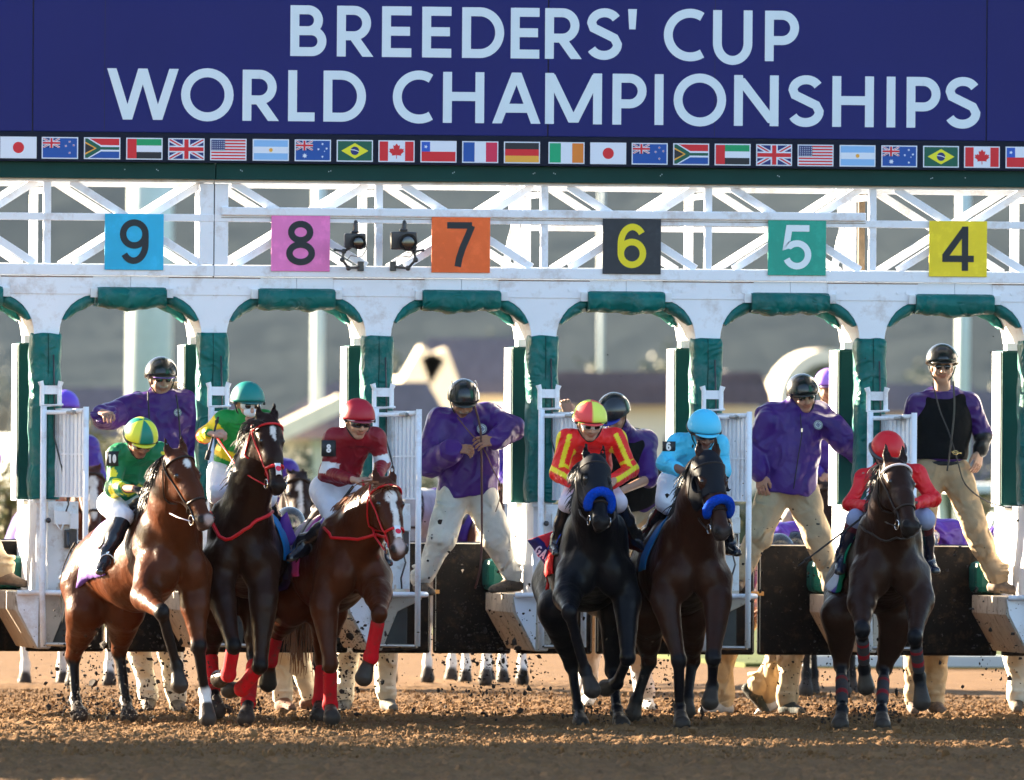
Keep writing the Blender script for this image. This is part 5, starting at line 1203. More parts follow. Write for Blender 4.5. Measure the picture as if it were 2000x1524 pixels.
HS[6] = make_horse('h6', dict(label='black horse with black hood and blue fleece noseband, its rider in red and yellow', group='racehorses bursting from the gate', cols=blk, mane=(.010, .010, .012), Y=-3.3,
    chest=(1163, 1090), rump=(1128, 1115, 1.35), poll=(1163, 905, -.45), nose=(1176, 1030), face=6, hl=.58,
    FL=[(1108, 1165, -.25), (1112, 1196, -.6), (1143, 1310, -.45), (1155, 1345, -.5)], FR=[(1225, 1170, -.1), (1226, 1285, -.32), (1205, 1335, -.08), (1186, 1343, .02)],
    HL=[(1088, 1190, 1.0), (1117, 1300, 1.25), (1129, 1385, 1.1), (1135, 1413, .95)], HR=[(1210, 1200, .9), (1196, 1310, 1.0), (1205, 1388, .6), (1214, 1415, .4)], tail=(1100, 1200, 1.9)))
HS[7] = make_horse('h7', dict(label='brown horse in black blinker hood with blue fleece noseband, its rider in sky blue', group='racehorses bursting from the gate', cols=brn, mane=(.012, .010, .010), Y=-3.4,
    chest=(1352, 1100), rump=(1300, 1120, 1.35), poll=(1386, 900, -.5), nose=(1414, 1052), face=12,
    FL=[(1298, 1170, -.1), (1326, 1290, -.25), (1327, 1382, -.1), (1331, 1412, -.25)], FR=[(1402, 1170, -.15), (1393, 1285, -.4), (1391, 1340, -.25), (1387, 1368, -.3)],
    HL=[(1265, 1200, 1.0), (1268, 1292, 1.3), (1243, 1368, 1.3), (1237, 1392, 1.3)], HR=[(1345, 1200, .9), (1352, 1290, 1.2), (1343, 1362, 1.1), (1342, 1385, 1.05)], tail=(1270, 1200, 1.9)))
HS[5] = make_horse('h5', dict(label='dark bay horse with red striped leg bandages, rightmost of the racehorses', group='racehorses bursting from the gate', cols=db2, mane=(.012, .010, .010), Y=-3.9,
    chest=(1738, 1090), rump=(1700, 1120, 1.3), poll=(1752, 910, -.4), nose=(1782, 1040), face=14,
    FL=[(1683, 1175, -.2), (1684, 1230, -.45), (1688, 1305, -.2), (1691, 1338, -.18)], FR=[(1797, 1170, -.15), (1787, 1245, -.45), (1796, 1322, -.28), (1800, 1368, -.3)],
    HL=[(1642, 1200, .7), (1643, 1300, .8), (1645, 1388, .4), (1641, 1413, .3)], HR=[(1755, 1205, .7), (1727, 1305, .8), (1722, 1388, .4), (1723, 1414, .3)], tail=(1660, 1200, 1.9)))
RED = srgb(170, 12, 26)
for hk, legs in ((9, ('FL', 'FR', 'HL', 'HR')), (8, ('FL', 'FR', 'HL', 'HR'))):
    for l in legs: bandage(HS[hk], l, .22, .95, RED)
for l in ('FL', 'FR', 'HL', 'HR'):
    for t in (.34, .62): bandage(HS[5], l, t, t+.06, srgb(120, 18, 28), 'leg_band', .0455)
    bandage(HS[5], l, .3, .8, (.03, .03, .034), 'leg_bandage', .0445)
PUR = srgb(68, 28, 108); KH = srgb(178, 158, 130); KHW = srgb(212, 206, 194)
starters = 'starters standing on the gate ledges'
def rope(name, label, pts, Y, r=.011, col=(.10, .035, .03), cat='lead rope', group=None):
    m = MB(); q = [P(p[0], p[1], Y+(p[2] if len(p) > 2 else 0)) for p in pts]; o = []
    for i in range(len(q)-1):
        a, b, c, d = q[max(i-1, 0)], q[i], q[i+1], q[min(i+2, len(q)-1)]
        for k in range(6):
            t = k/6; o.append(.5*((2*b)+(-a+c)*t+(2*a-5*b+4*c-d)*t*t+(-a+3*b-3*c+d)*t**3))
    o.append(q[-1]); m.tube(o, r, 7, flat=.6); return lab(m.build(name, mat('rope_%d' % int(col[0]*999), col, rough=.6, var=.2), None, smooth=True), label, cat, group)
# man in stall seven, looking down at the strap in his hands
A7 = make_person(dict(label='person in purple jacket and black helmet looking down at the strap in both hands', group=None, Y=.55, head=(905, 786, -.10), look=(-3, 27), moustache=1, haircol=(.45, .4, .35), skin=(.34, .15, .09),
    shL=(862, 822), shR=(957, 818), elL=(838, 905, -.10), elR=(1000, 838, -.16), haL=(884, 880, -.30), haR=(968, 862, -.30), pelvis=(914, 952), hipL=(888, 965), hipR=(940, 965),
    knL=(862, 1052, -.12), knR=(968, 1050, -.08), anL=(823, 1135), anR=(1000, 1132),
    handL=((1, -.35, .15), (0, .5, -.6), (.2, -.2, 1), .75, .14), handR=((-1, -.3, .0), (0, .6, -.5), (-.2, -.2, 1), .6, .14), hsc=1.05,
    top=dict(cols=[PUR], fat=1.16, arm=1.15, wr=.034, hem=-.02), legs=dict(col=KHW, fat=1.18, cuff=1.0), feet=dict(col=(.10, .07, .05), dirL=(.3, -1, -.1), dirR=(-1, -.5, -.08)),
    helmet=dict(r=(.108, .128, .125), ridge=(-1.1, -.45, .45, 1.1), badge=1, peak=1.1)))
crest(A7, 941, 838, -.185, .040)
rope('lead_rope', 'maroon leather lead strap hanging from the hands of the starter in stall seven', [(925, 785, -.12), (937, 830, -.22), (940, 870, -.34), (941, 960, -.3), (941, 1050, -.3), (938, 1110, -.28), (928, 1150, -.2)], .55, .009)
rope('lead_rope', 'thin maroon rein looping over the trouser leg of the starter in stall seven', [(893, 815, -.2), (915, 842, -.26), (943, 874, -.34), (962, 915, -.22), (978, 950, -.2), (976, 975, -.2), (968, 1000, -.2)], .55, .006, (.12, .05, .03))
# man in stall nine, arm stretched towards the camera
A9 = make_person(dict(label='person with grey beard and ponytail in purple jacket reaching one fist forward in stall nine', Y=.6, head=(315, 742, -.05), look=(6, 6), skin=(.36, .19, .13), haircol=(.3, .28, .26), moustache=1,
    shL=(268, 792), shR=(364, 790), elL=(210, 815, -.16), elR=(386, 870, .0), haL=(200, 806, -.40), haR=(372, 915, -.12), pelvis=(318, 935), knL=(268, 1020, -.1), knR=(370, 1025), anL=(215, 1125), anR=(400, 1135),
    handL=((.3, -1, -.1), (.2, 0, -1), (1, 0, 0), .95), top=dict(cols=[PUR], fat=1.15, arm=1.12, wr=.034, hem=-.03), legs=dict(col=KHW, fat=1.1), feet=dict(),
    helmet=dict(peak=.6), eye=dict(kind='sun'), ponytail=(.7, .3, -.5)))
m = MB(); m.col = srgb(150, 110, 200); vv = []
for k in range(2):
    for j in range(13): ph = RAD(30+120*j/12); vv.append(A9['hp']((.092+.05*k*sin(pi*j/12))*cos(ph), (.10+.05*k)*sin(ph)-.01, .040-.012*k))
m.add(vv, [(j, j+1, 14+j, 13+j) for j in range(12)]); cp = m.build('cap_visor', M_helmvc(), A9['e'], smooth=True, vc=True); cp.modifiers.new('thickness', 'SOLIDIFY').thickness = .004
crest(A9, 347, 806, -.19, .030)
rope('lead_rope', 'dark webbing strap round the neck of the bearded starter in stall nine', [(289, 765, -.16), (291, 810, -.22), (297, 850, -.22)], .6, .006, (.015, .015, .02)); rope('lead_rope', 'long dark strap hanging down the right front of the bearded starter', [(344, 770, -.15), (349, 810, -.21), (352, 860, -.2), (352, 905, -.2)], .6, .006, (.015, .015, .02))
# man in stall five
A5 = make_person(dict(label='person in purple zip jacket and sunglasses standing with legs wide in stall five', Y=.6, head=(1569, 775, -.06), look=(8, 12, 8), skin=(.46, .22, .15),
    shL=(1500, 815), shR=(1603, 808), elL=(1470, 882), elR=(1648, 862, -.03), haL=(1485, 926, -.10), haR=(1690, 900, .12), pelvis=(1538, 945), hipL=(1510, 962), hipR=(1566, 960),
    knL=(1480, 1050, -.08), knR=(1596, 1045, -.05), anL=(1440, 1130), anR=(1620, 1135), handL=((.1, -.2, -1), (.5, .7, 0), (.6, -.5, .1), .4),
    top=dict(cols=[srgb(66, 32, 116)], fat=1.1, arm=1.1, wr=.034, hem=-.02), legs=dict(col=KH, fat=1.14), feet=dict(), helmet=dict(peak=.7, badge=1, ridge=(-.35, .35), ridgemat=M_steel), eye=dict(kind='sun')))
crest(A5, 1598, 830, -.16, .036)
m = MB(); q = [P(1563, 808, .42), P(1566, 850, .40), P(1558, 900, .40), P(1550, 955, .42)]; m.tube(q, .004, 5); m.build('zip', M_web, A5['e'])
m = MB(); q = P(1566, 840, .39); m.box(q[0]-.006, q[0]+.006, q[1]-.004, q[1]+.004, q[2]-.015, q[2]+.012); m.build('zip_pull', M_steel, A5['e'])
# man in stall four with the black vest
A4 = make_person(dict(label='person in black safety vest over purple shirt and khaki trousers, staring ahead in stall four', Y=.6, head=(1840, 718, -.03), look=(-6, 4), skin=(.44, .24, .16),
    shL=(1790, 790), shR=(1893, 788), elL=(1768, 865, .05), elR=(1920, 850, .02), haL=(1775, 915, .05), haR=(1914, 882, -.08), pelvis=(1838, 915), hipL=(1814, 925), hipR=(1866, 925),
    knL=(1800, 1020, -.05), knR=(1903, 1030, -.06), anL=(1785, 1130), anR=(1950, 1135), handR=((-.25, -.3, -1), (-.6, .7, 0), (-.5, -.6, .1), .35),
    top=dict(cols=[srgb(62, 28, 104), srgb(62, 28, 104), srgb(62, 28, 104), srgb(62, 28, 104), (.012, .012, .014)], fat=.98, arm=.95, wr=.014), vest=1, legs=dict(col=srgb(172, 148, 118), fat=1.12), feet=dict(col=(.17, .12, .085), dirR=(.8, -.8, -.1)),
    helmet=dict(peak=.6, badge=1, up=.045), eye=dict(kind='sun')))
m = MB(); q = [A4['J']['pelvis']+A4['t']*.035+A4['r']*.168*cos(t)-A4['f']*-.132*sin(t) for t in np.linspace(0, 2*pi, 25)]; m.tube(q, .018, 8, caps=False, flat=1.0); m.build('belt', M_web, A4['e'], smooth=True)
rope('lead_rope', 'long black lead looped round the neck of the vested starter and trailing right', [(1822, 748, -.15), (1835, 800, -.24), (1855, 850, -.26), (1870, 900, -.25), (1885, 945, -.2), (1920, 975, -.1), (1960, 990, 0), (1990, 992, .1)], .6, .006, (.02, .02, .025))
rope('lead_rope', 'short grey lead hanging straight down the front of the vested starter', [(1862, 745, -.15), (1864, 800, -.24), (1858, 860, -.26), (1850, 920, -.22)], .6, .007, (.06, .055, .05))
m = MB(); q = P(1866, 884, .33)
m.tube([q+V(.02*cos(t), 0, .014*sin(t)) for t in np.linspace(0, 2*pi, 13)], .004, 6); m.tube([q+V(-.03, 0, .005), q+V(.045, 0, -.004)], .004, 6); lab(m.build('buckle', mat('brass', (.6, .45, .2), rough=.25, metal=1), None, smooth=True), 'brass snap buckle on the grey lead at the vested starter\'s waist', 'buckle')
# man bending behind the red and yellow jockey in stall six
A6 = make_person(dict(label='person in short sleeved purple shirt and dark vest bending forward in stall six', Y=.1, head=(1200, 812, -.2), look=(-35, 40), skin=(.36, .19, .13),
    shL=(1165, 862), shR=(1260, 862, .1), elL=(1130, 880, .0), elR=(1268, 935, -.08), haL=(1112, 812, .1), haR=(1212, 960, -.35), pelvis=(1258, 985, .35), knL=(1215, 1060, .3), knR=(1290, 1060, .35), anL=(1200, 1140, .4), anR=(1300, 1140, .4),
    handR=((-1, -.4, -.3), (0, 0, -1), (0, -1, .3), .8), top=dict(cols=[srgb(62, 28, 104)], fat=1.0, sleeve=.5, arm=.95, wr=.016, collar=0), vest=1, legs=dict(col=KH, fat=1.0), feet=dict(), helmet=dict(peakcol=srgb(20, 40, 140), peak=1.1)))
# starter mostly outside the left edge
A10 = make_person(dict(label='person with only a khaki leg and brown shoe showing at the left edge', Y=.75, head=(-70, 770), look=(10, 10), skin=(.42, .22, .14), shL=(-120, 830), shR=(-30, 830), elL=(-140, 900), elR=(-20, 900), haL=(-130, 950), haR=(-30, 950), pelvis=(-80, 960),
    knL=(-110, 1050), knR=(-35, 1035), anL=(-130, 1125), anR=(8, 1118), top=dict(cols=[PUR], fat=1.1), legs=dict(col=KH), feet=dict(col=(.17, .11, .07), dirR=(1, -.6, -.15)), helmet=dict()))

# ---------------- jockeys ----------------
def two_tone(c1, c2, band=None, split=lambda x, y, ph: x > 0):
    return lambda x, y, z, ph, th: c1 if split(x, y, ph) else c2
WH = (.74, .74, .78)
def silk10(D, vs, c):
    g, yl = np.array(srgb(12, 118, 74)), np.array(srgb(222, 214, 40)); t = (vs-D['J']['pelvis'])@D['t']; x = (vs-D['S'])@D['r']
    zig = np.abs(((x*9+.5) % 1)-.5)*.09; m = (t > .17+zig) & (t < .24+zig) & (np.abs(x) < .17); c[m] = yl
    for sd in 'LR':
        a, b = D['J']['el'+sd], D['J']['ha'+sd]; u = (vs-a)@(b-a)/((b-a)@(b-a)); w = np.linalg.norm(vs-a-u[:, None]*(b-a), axis=1)
        k = (u > .12) & (u < .85) & (w < .075); ph = np.abs(((u*2.4) % 1)-.5)+np.abs((((vs[:, 2]+vs[:, 0])*9) % 1)-.5); c[k & (ph < .45)] = yl
        a, b = D['J']['sh'+sd], D['J']['el'+sd]; u = (vs-a)@(b-a)/((b-a)@(b-a)); w = np.linalg.norm(vs-a-u[:, None]*(b-a), axis=1)
        k = (u > .1) & (u < .7) & (w < .08) & (np.abs(x) > .12); ph = np.abs(((u*2.0+.3) % 1)-.5)+np.abs(((vs[:, 0]*11) % 1)-.5); c[k & (ph < .38)] = yl
    return vs, c
J10 = make_person(dict(label='person in green silks with yellow diamonds and green and yellow cap, on the bay horse', group=None, Y=-2.6, head=(274, 862, -.12), look=(10, 32), skin=(.30, .14, .09), bulk=.85,
    shL=(228, 888), shR=(312, 884), elL=(222, 955, -.05), elR=(328, 930, -.05), haL=(262, 955, -.35), haR=(322, 955, -.3), pelvis=(232, 985, .3), hipL=(215, 985, .2), hipR=(262, 990, .2), knL=(242, 1010, -.35), knR=(330, 1000, -.3), anL=(207, 1088, -.5), anR=(345, 1090, .0),
    handL=((1, -.3, -.15), (0, .4, -1), (0, -.6, .8), 1.0), handR=((-.6, -.6, -.15), (0, .4, -1), (0, -.6, .8), 1.0), gloves=1,
    top=dict(cols=[srgb(12, 118, 74)], mat=M_silk, fat=.88, arm=.85, wr=.014, fn=silk10), legs=dict(col=WH, mat=M_breech, fat=.86, to=.25, wr=.008), feet=dict(boot=1, col=(.012, .011, .013), dirL=(-.4, -1, -.25)),
    helmet=dict(fn=two_tone(srgb(214, 220, 60), srgb(0, 120, 100), split=lambda x, y, ph: (sin(ph*3+.3) > 0)), peakcol=srgb(200, 200, 40), bandline=(.02, .03, .03), peak=.8), eye=dict(kind='goggles', col=(.35, .36, .38))))
armband(J10, 219, 896, -.09, '10', .10, .105, yaw=-10)
def silk9(D, vs, c):
    g, yl, rd = np.array(srgb(8, 128, 50)), np.array(srgb(236, 198, 20)), np.array(srgb(214, 24, 24)); t = (vs-D['J']['pelvis'])@D['t']; x = np.abs((vs-D['S'])@D['r'])
    c[(t > .13) & (t < .20) & (x < .2)] = yl
    for sd in 'LR':
        for a, b, k0 in ((D['J']['sh'+sd], D['J']['el'+sd], 0), (D['J']['el'+sd], D['J']['ha'+sd], 1)):
            u = (vs-a)@(b-a)/((b-a)@(b-a)); w = np.linalg.norm(vs-a-u[:, None]*(b-a), axis=1); m = (u > (.12 if k0 == 0 else -.1)) & (u < 1.05) & (w < .085) & ((x > .12) | (k0 == 1)); c[m] = yl
            c[m & (((u > .62) & (u < 1) & (k0 == 0)) | ((u > .0) & (u < .10) & (k0 == 1)))] = rd
    return vs, c
J9 = make_person(dict(label='person in green silks with yellow band and teal cap, riding the dark bay horse', Y=-2.2, head=(484, 792, -.05), look=(12, 10), skin=(.45, .25, .18), bulk=.85,
    shL=(436, 822), shR=(520, 822), elL=(400, 850, .06), elR=(520, 880, -.05), haL=(408, 846, -.26), haR=(498, 890, -.3), pelvis=(448, 925, .15), hipL=(432, 925, .1), hipR=(482, 930, .1), knL=(425, 965, -.3), knR=(520, 970, -.25), anL=(428, 1040, .1), anR=(545, 1050, .1),
    handL=((1, -.3, .1), (0, .3, -1), (.2, -.4, 1), 1.1), top=dict(cols=[srgb(8, 128, 50)], mat=M_silk, fat=.88, arm=.86, wr=.012, fn=silk9), legs=dict(col=WH, mat=M_breech, fat=.9, to=.2, wr=.008), feet=dict(boot=1, col=(.012, .011, .013)),
    helmet=dict(col=srgb(0, 118, 112), band=(.01, .1, .1), peakcol=(.01, .1, .1), peak=.7), eye=dict(kind='goggles', col=(.55, .58, .6))))
body('face_mask', [ell(J9['hp'](0, .065, -.03), (.055, .04, .045), J9['H'], 0, .01)], .007, [(.62, .68, .72)], M_helmvc(), J9['e'])
def silk8(D, vs, c):
    for sd in 'LR':
        a, b = D['J']['sh'+sd], D['J']['el'+sd]; u = (vs-a)@(b-a)/((b-a)@(b-a)); w = np.linalg.norm(vs-a-u[:, None]*(b-a), axis=1); x = np.abs((vs-D['S'])@D['r']); c[(u > .68) & (u < 1.02) & (w < .08)] = (.66, .66, .68)
    return vs, c
MAR = srgb(122, 6, 26)
J8 = make_person(dict(label='person in maroon silks with white armbands and number eight, crouched on the chestnut horse', Y=-2.5, head=(699, 825, -.1), look=(12, 16), skin=(.46, .26, .17), bulk=.85,
    shL=(650, 856), shR=(736, 854), elL=(640, 925, .0), elR=(748, 905, .0), haL=(690, 938, -.32), haR=(735, 935, -.3), pelvis=(648, 955, .25), hipL=(635, 965, .2), hipR=(682, 965, .2), knL=(655, 1015, -.3), knR=(715, 1010, -.2), anL=(592, 1062, -.15), anR=(745, 1080, .1),
    handL=((1, -.3, .05), (0, .3, -1), (.2, -.4, 1), 1.0), top=dict(cols=[MAR], mat=M_silk, fat=.88, arm=.84, wr=.012, fn=silk8), legs=dict(col=WH, mat=M_breech, fat=.92, to=.45, wr=.01), feet=dict(boot=1, col=(.010, .010, .016), cuffcol=srgb(96, 60, 170), dirL=(-.8, -.9, -.3)),
    helmet=dict(col=srgb(160, 10, 36), band=(.12, .005, .02), bandline=(.7, .7, .72), peakcol=(.2, .01, .03), peak=.7), eye=dict(kind='goggles', col=(.02, .02, .025))))
armband(J8, 642, 876, -.09, '8', .11, .115, yaw=-8)
def silk6(D, vs, c):
    yl, rd = np.array(srgb(226, 206, 30)), np.array(srgb(222, 24, 24)); S = D['S']; x = (vs-S)@D['r']; t = (vs-S)@D['t']
    rr = np.sqrt(x**2+((t+.27)*1.0)**2); c[(np.abs(x) < .17) & (rr > .07) & (rr < .12) & (t > -.3)] = yl
    for sd in 'LR':
        for a, b in ((D['J']['sh'+sd], D['J']['el'+sd]), (D['J']['el'+sd], D['J']['ha'+sd])):
            d = nrm(b-a); u = (vs-a)@(b-a)/((b-a)@(b-a)); q = vs-a-u[:, None]*(b-a); w = np.linalg.norm(q, axis=1); ax = np.cross(d, V(0, -1, 0)); ax = nrm(ax); an = q@ax
            m = (u > -.15) & (u < 1.05) & (w < .085) & (np.abs(x) > .11); c[m & (((an*13+.2) % 1) < .45)] = yl
    return vs, c
J6 = make_person(dict(label='person in red and yellow striped silks and cap, riding the black horse', Y=-2.7, head=(1152, 828, -.12), look=(4, 20), skin=(.45, .25, .17), bulk=.88,
    shL=(1108, 858), shR=(1204, 856), elL=(1090, 925, .0), elR=(1232, 918, .0), haL=(1128, 945, -.34), haR=(1192, 945, -.34), pelvis=(1153, 940, .35), hipL=(1130, 950, .25), hipR=(1178, 950, .25), knL=(1110, 985, -.25), knR=(1205, 982, -.25), anL=(1088, 1060, -.1), anR=(1240, 1050, .1),
    handL=((.5, -.8, -.2), (0, .3, -1), (.4, -.5, .6), 1.1), handR=((-.5, -.8, -.2), (0, .3, -1), (-.4, -.5, .6), 1.1),
    top=dict(cols=[srgb(222, 24, 24)], mat=M_silk, fat=.9, arm=.9, wr=.014, fn=silk6), legs=dict(col=(.7, .6, .66), mat=M_breech, fat=.85, to=.1, wr=.008), feet=dict(boot=1, col=(.012, .011, .013), dirR=(.5, -1, -.2)),
    helmet=dict(fn=two_tone(srgb(216, 226, 90), srgb(226, 70, 70), split=lambda x, y, ph: x > 0 if y > 0 else x < 0), peakcol=srgb(214, 60, 60), bandline=srgb(140, 220, 70), peak=.6), eye=dict(kind='goggles', col=(.6, .6, .6))))
SKY = srgb(70, 188, 226)
J7 = make_person(dict(label='person in sky blue silks and cap, riding the hooded brown horse', Y=-2.6, head=(1375, 846, -.1), look=(6, 26), skin=(.17, .085, .06), bulk=.88,
    shL=(1322, 866), shR=(1404, 866), elL=(1298, 905, -.08), elR=(1412, 920, -.02), haL=(1345, 925, -.34), haR=(1385, 925, -.34), pelvis=(1325, 945, .3), hipL=(1310, 950, .2), hipR=(1352, 955, .2), knL=(1302, 982, -.15), knR=(1400, 985, -.2), anL=(1265, 1045, .15), anR=(1425, 1060, .1),
    handL=((1, -.4, .2), (0, .3, -1), (.2, -.4, 1), 1.0), top=dict(cols=[SKY], mat=M_silk, fat=.9, arm=.86, wr=.012), legs=dict(col=WH, mat=M_breech, fat=.95, to=.3, wr=.01), feet=dict(boot=1, col=(.010, .010, .014), dirL=(-.5, -1, -.25)),
    helmet=dict(col=SKY, band=(.02, .05, .09), bandline=(.02, .04, .07), peakcol=SKY, peak=.8), eye=dict(kind='goggles', col=(.04, .04, .05))))
armband(J7, 1306, 872, -.10, '6', .10, .07, yaw=-15)
J5 = make_person(dict(label='person in plain red silks and cap, face down behind the rightmost horse\'s head', Y=-3.2, head=(1733, 888, -.05), look=(0, 40), skin=(.35, .18, .12), bulk=.9,
    shL=(1688, 930), shR=(1790, 926), elL=(1660, 985, -.05), elR=(1822, 975, -.05), haL=(1702, 990, -.32), haR=(1785, 985, -.3), pelvis=(1740, 985, .4), hipL=(1712, 990, .3), hipR=(1770, 990, .3), knL=(1672, 1015, -.2), knR=(1806, 1015, -.2), anL=(1645, 1088, -.1), anR=(1812, 1095, .15),
    handL=((1, -.3, .0), (0, .3, -1), (.2, -.4, 1), 1.0), gloves=1, top=dict(cols=[srgb(206, 14, 26)], mat=M_silk, fat=.86, arm=.8, wr=.016), legs=dict(col=(.25, .28, .42), mat=M_breech, fat=.9, to=.15, wr=.008), feet=dict(boot=1, col=(.012, .014, .03), dirL=(-.3, -1, -.25), cuffcol=(.10, .02, .03)),
    helmet=dict(col=srgb(196, 14, 26), band=(.02, .02, .03), bandline=(.02, .02, .03), peakcol=(.02, .02, .025), peak=.6), eye=dict(kind='goggles', col=(.02, .02, .02))))
m = MB(); m.col = (.03, .03, .035); hp = J5['hp']; m.tube([hp(.122*cos(t), .138*sin(t)-.012, .045) for t in np.linspace(RAD(-20), RAD(200), 22)], .017, 8); m.build('spare_goggles', M_gog, J5['e'], smooth=True, vc=True)
# whips
def whip(label, a, b, Y, rr=.006):
    A, B = P(a[0], a[1], Y+a[2]), P(b[0], b[1], Y+b[2]); m = MB(); d = B-A
    m.tube([A, A+d*.22, A+d*.24, A+d*.9, B], [rr*1.9, rr*1.9, rr, rr*.8, rr*1.8], 8); m.tube([B, B+d*.10], [rr*1.8, rr*1.5], 8, flat=.4); return lab(m.build('riding_whip', M_web, None, smooth=True), label, 'whip')
whip('thin black whip held low by the jockey numbered ten', (285, 945, -.35), (228, 1090, -.3), -2.6)
whip('black whip upright in the raised fist of the teal capped jockey', (404, 898, -.32), (424, 822, -.28), -2.2, .009)
whip('thin black whip held along the thigh of the maroon jockey', (690, 950, -.4), (588, 1085, -.1), -2.5)
whip('dark whip in the hand of the red and yellow jockey', (1137, 962, -.45), (1092, 1055, -.3), -2.7)
whip('long dark whip pointing down and left from the plain red jockey', (1712, 990, -.45), (1572, 1096, -.5), -3.2, .008)
# reins, bridles, cloths
H10, H9, H8, H6, H7, H5 = HS[10], HS[9], HS[8], HS[6], HS[7], HS[5]
bridle(H10, M_leather, .008, rein=(J10['J']['haL']+V(.08, -.05, 0), J10['J']['haR'], M_wlea))
bridle(H9, M_redlea, .008, nb_r=.012, rein=(J9['J']['haL']+V(.05, -.05, -.03), None))
bridle(H8, M_redlea, .008, nb_r=.011, rein=(J8['J']['haL']+V(.06, -.06, 0), None))
bridle(H6, M_leather, .008, rein=(J6['J']['haL'], J6['J']['haR'])); bridle(H7, M_leather, .008, rein=(J7['J']['haL'], None)); bridle(H5, M_leather, .008, brow=M_wlea, rein=(J5['J']['haL']+V(.05, -.04, 0), None))
noseroll(H6); noseroll(H7); hood(H6); hood(H7, cup=True, w1=.28)
def patch(D, name='nose_patch'):
    hp = D['hp']; pts = snap(D['hd'], [hp(x, .12, w) for w in (.395, .42, .445, .47) for x in (-.05, -.025, 0, .025, .05)], .010); m = MB(); m.add(list(pts), [(r*5+c, r*5+c+1, (r+1)*5+c+1, (r+1)*5+c) for r in range(3) for c in range(4)])
    o = m.build(name, mat('patch_white', (.66, .68, .72), rough=.6, var=0), D['e'], smooth=True); o.modifiers.new('thickness', 'SOLIDIFY').thickness = .004
    c = hp(0, .3, .435); pts = [c+D['x']*.021*cos(t)+D['z']*.021*sin(t) for t in np.linspace(0, 2*pi, 20, endpoint=False)]
    c2 = snap(D['hd'], [hp(0, .12, .432)], .014)[0]; pts = [c2+D['x']*.021*cos(t)+D['z']*.021*sin(t)+D['y']*.003 for t in np.linspace(0, 2*pi, 20, endpoint=False)]
    m = MB(); m.add(pts, [tuple(range(20))]); m.build('red_disc', mat('patch_red', srgb(200, 30, 60), rough=.6, var=0), o)
patch(H9); patch(H8)
def chest_strap(D, M_, r=.012, drop=.10, w=.22):
    C, lat, up, a = D['C'], D['lat'], D['up'], D['a']; pts = []
    for t in np.linspace(0, 1, 15): an = pi*t; pts.append(C+lat*(-cos(an))*w*1.2+up*(.24-drop*3.2*sin(an)**1.0)-a*(.05+.5*sin(an)))
    q = snap(D['neck'], pts, .006, 7); m = MB(); m.tube(q, r, 6); m.build('breastplate_strap', M_, D['e'], smooth=True)
chest_strap(H9, M_redlea, .014, .06); chest_strap(H8, M_redlea, .012, .06); chest_strap(H5, M_leather, .009, .08)
def c10(u, v): return np.array(srgb(96, 66, 140)) if (abs(v) > .93 or abs(v) < .05 or (.60 < abs(v) < .64) or u > .95) else np.array((.22, .19, .27))
saddle(H10, c10, (.50, 1.02), .62); seat(H10)
saddle(H9, lambda u, v: np.array(srgb(30, 120, 190)) if u < .7 else np.array(srgb(96, 50, 160)), (.42, 1.0), .45)
saddle(H8, lambda u, v: np.array(srgb(190, 70, 160)) if u < .25 else (np.array(srgb(40, 30, 90)) if abs(v) > .72 else np.array((.6, .48, .5))), (.45, .98), .52); seat(H8)
saddle(H6, lambda u, v: np.array(srgb(210, 24, 24)), (.40, .9), .50); saddle(H6, lambda u, v: np.array(srgb(20, 70, 190)), (.34, .6), .30, name='saddle_pad', off=.03)
saddle(H7, lambda u, v: np.array(srgb(30, 110, 170)) if u < .3 else np.array((.02, .02, .03)), (.42, .95), .40); seat(H7)
saddle(H5, lambda u, v: np.array(srgb(0, 110, 80)) if u < .35 else (np.array(srgb(86, 66, 160)) if u < .6 else np.array((.5, .5, .52))), (.42, .98), .50); seat(H5)
for hk, lg in ((H10, J10), (H8, J8), (H5, J5), (H7, J7)):
    an = lg['J']['anL']; m = MB(); c = an+V(0, -.06, -.03); m.tube([c+V(.055*cos(t), 0, .06*sin(t)-.01) for t in np.linspace(-.3, pi+.3, 13)]+[c+V(-.05, 0, -.03)], .006, 6); kn = lg['J']['knL']; m.tube([c+V(0, 0, .05), c*.4+kn*.6+V(.03, .05, 0)], .010, 6); m.build('stirrup', M_steel if hk is H10 else M_gun, hk['e'], smooth=True)
# cloth flap with lettering on the black horse
def quad_cloth(D, name, px4, Y, col, text=None, tc=(.7, .7, .74), tr=None, w=None):
    pts = [P(p[0], p[1], Y+(p[2] if len(p) > 2 else 0)) for p in px4]; n = 8; g = []
    for i in range(n+1):
        for j in range(n+1):
            u, v = i/n, j/n; p = pts[0]*(1-u)*(1-v)+pts[1]*u*(1-v)+pts[2]*u*v+pts[3]*(1-u)*v; g.append(p+V(0, .012*sin(u*7+v*3), 0))
    o = raw(name, g, [(i*(n+1)+j, (i+1)*(n+1)+j, (i+1)*(n+1)+j+1, i*(n+1)+j+1) for i in range(n) for j in range(n)], mat('flap_%s_%d' % (name, int(col[0]*999)), col, rough=.7, var=.05), D['e'], smooth=True); o.modifiers.new('thickness', 'SOLIDIFY').thickness = .006
    if text:
        A, B, C_, D_ = [P(p[0], p[1], Y-.04+(p[2] if len(p) > 2 else 0)) for p in tr]; ex = nrm(B-A); ez = nrm(D_-A); m = MB(); L = np.linalg.norm(B-A); hh = np.linalg.norm(D_-A); cw = L/len(text)
        for i, ch in enumerate(text): strokes(m, ch, A+ex*cw*i, ex, ez, cw*.8 if ch != 'I' else cw*.3, hh*.16, hh, V(0, -1, 0))
        m.build('cloth_lettering', mat('cloth_letters', tc, rough=.6, var=0), o)
    return o
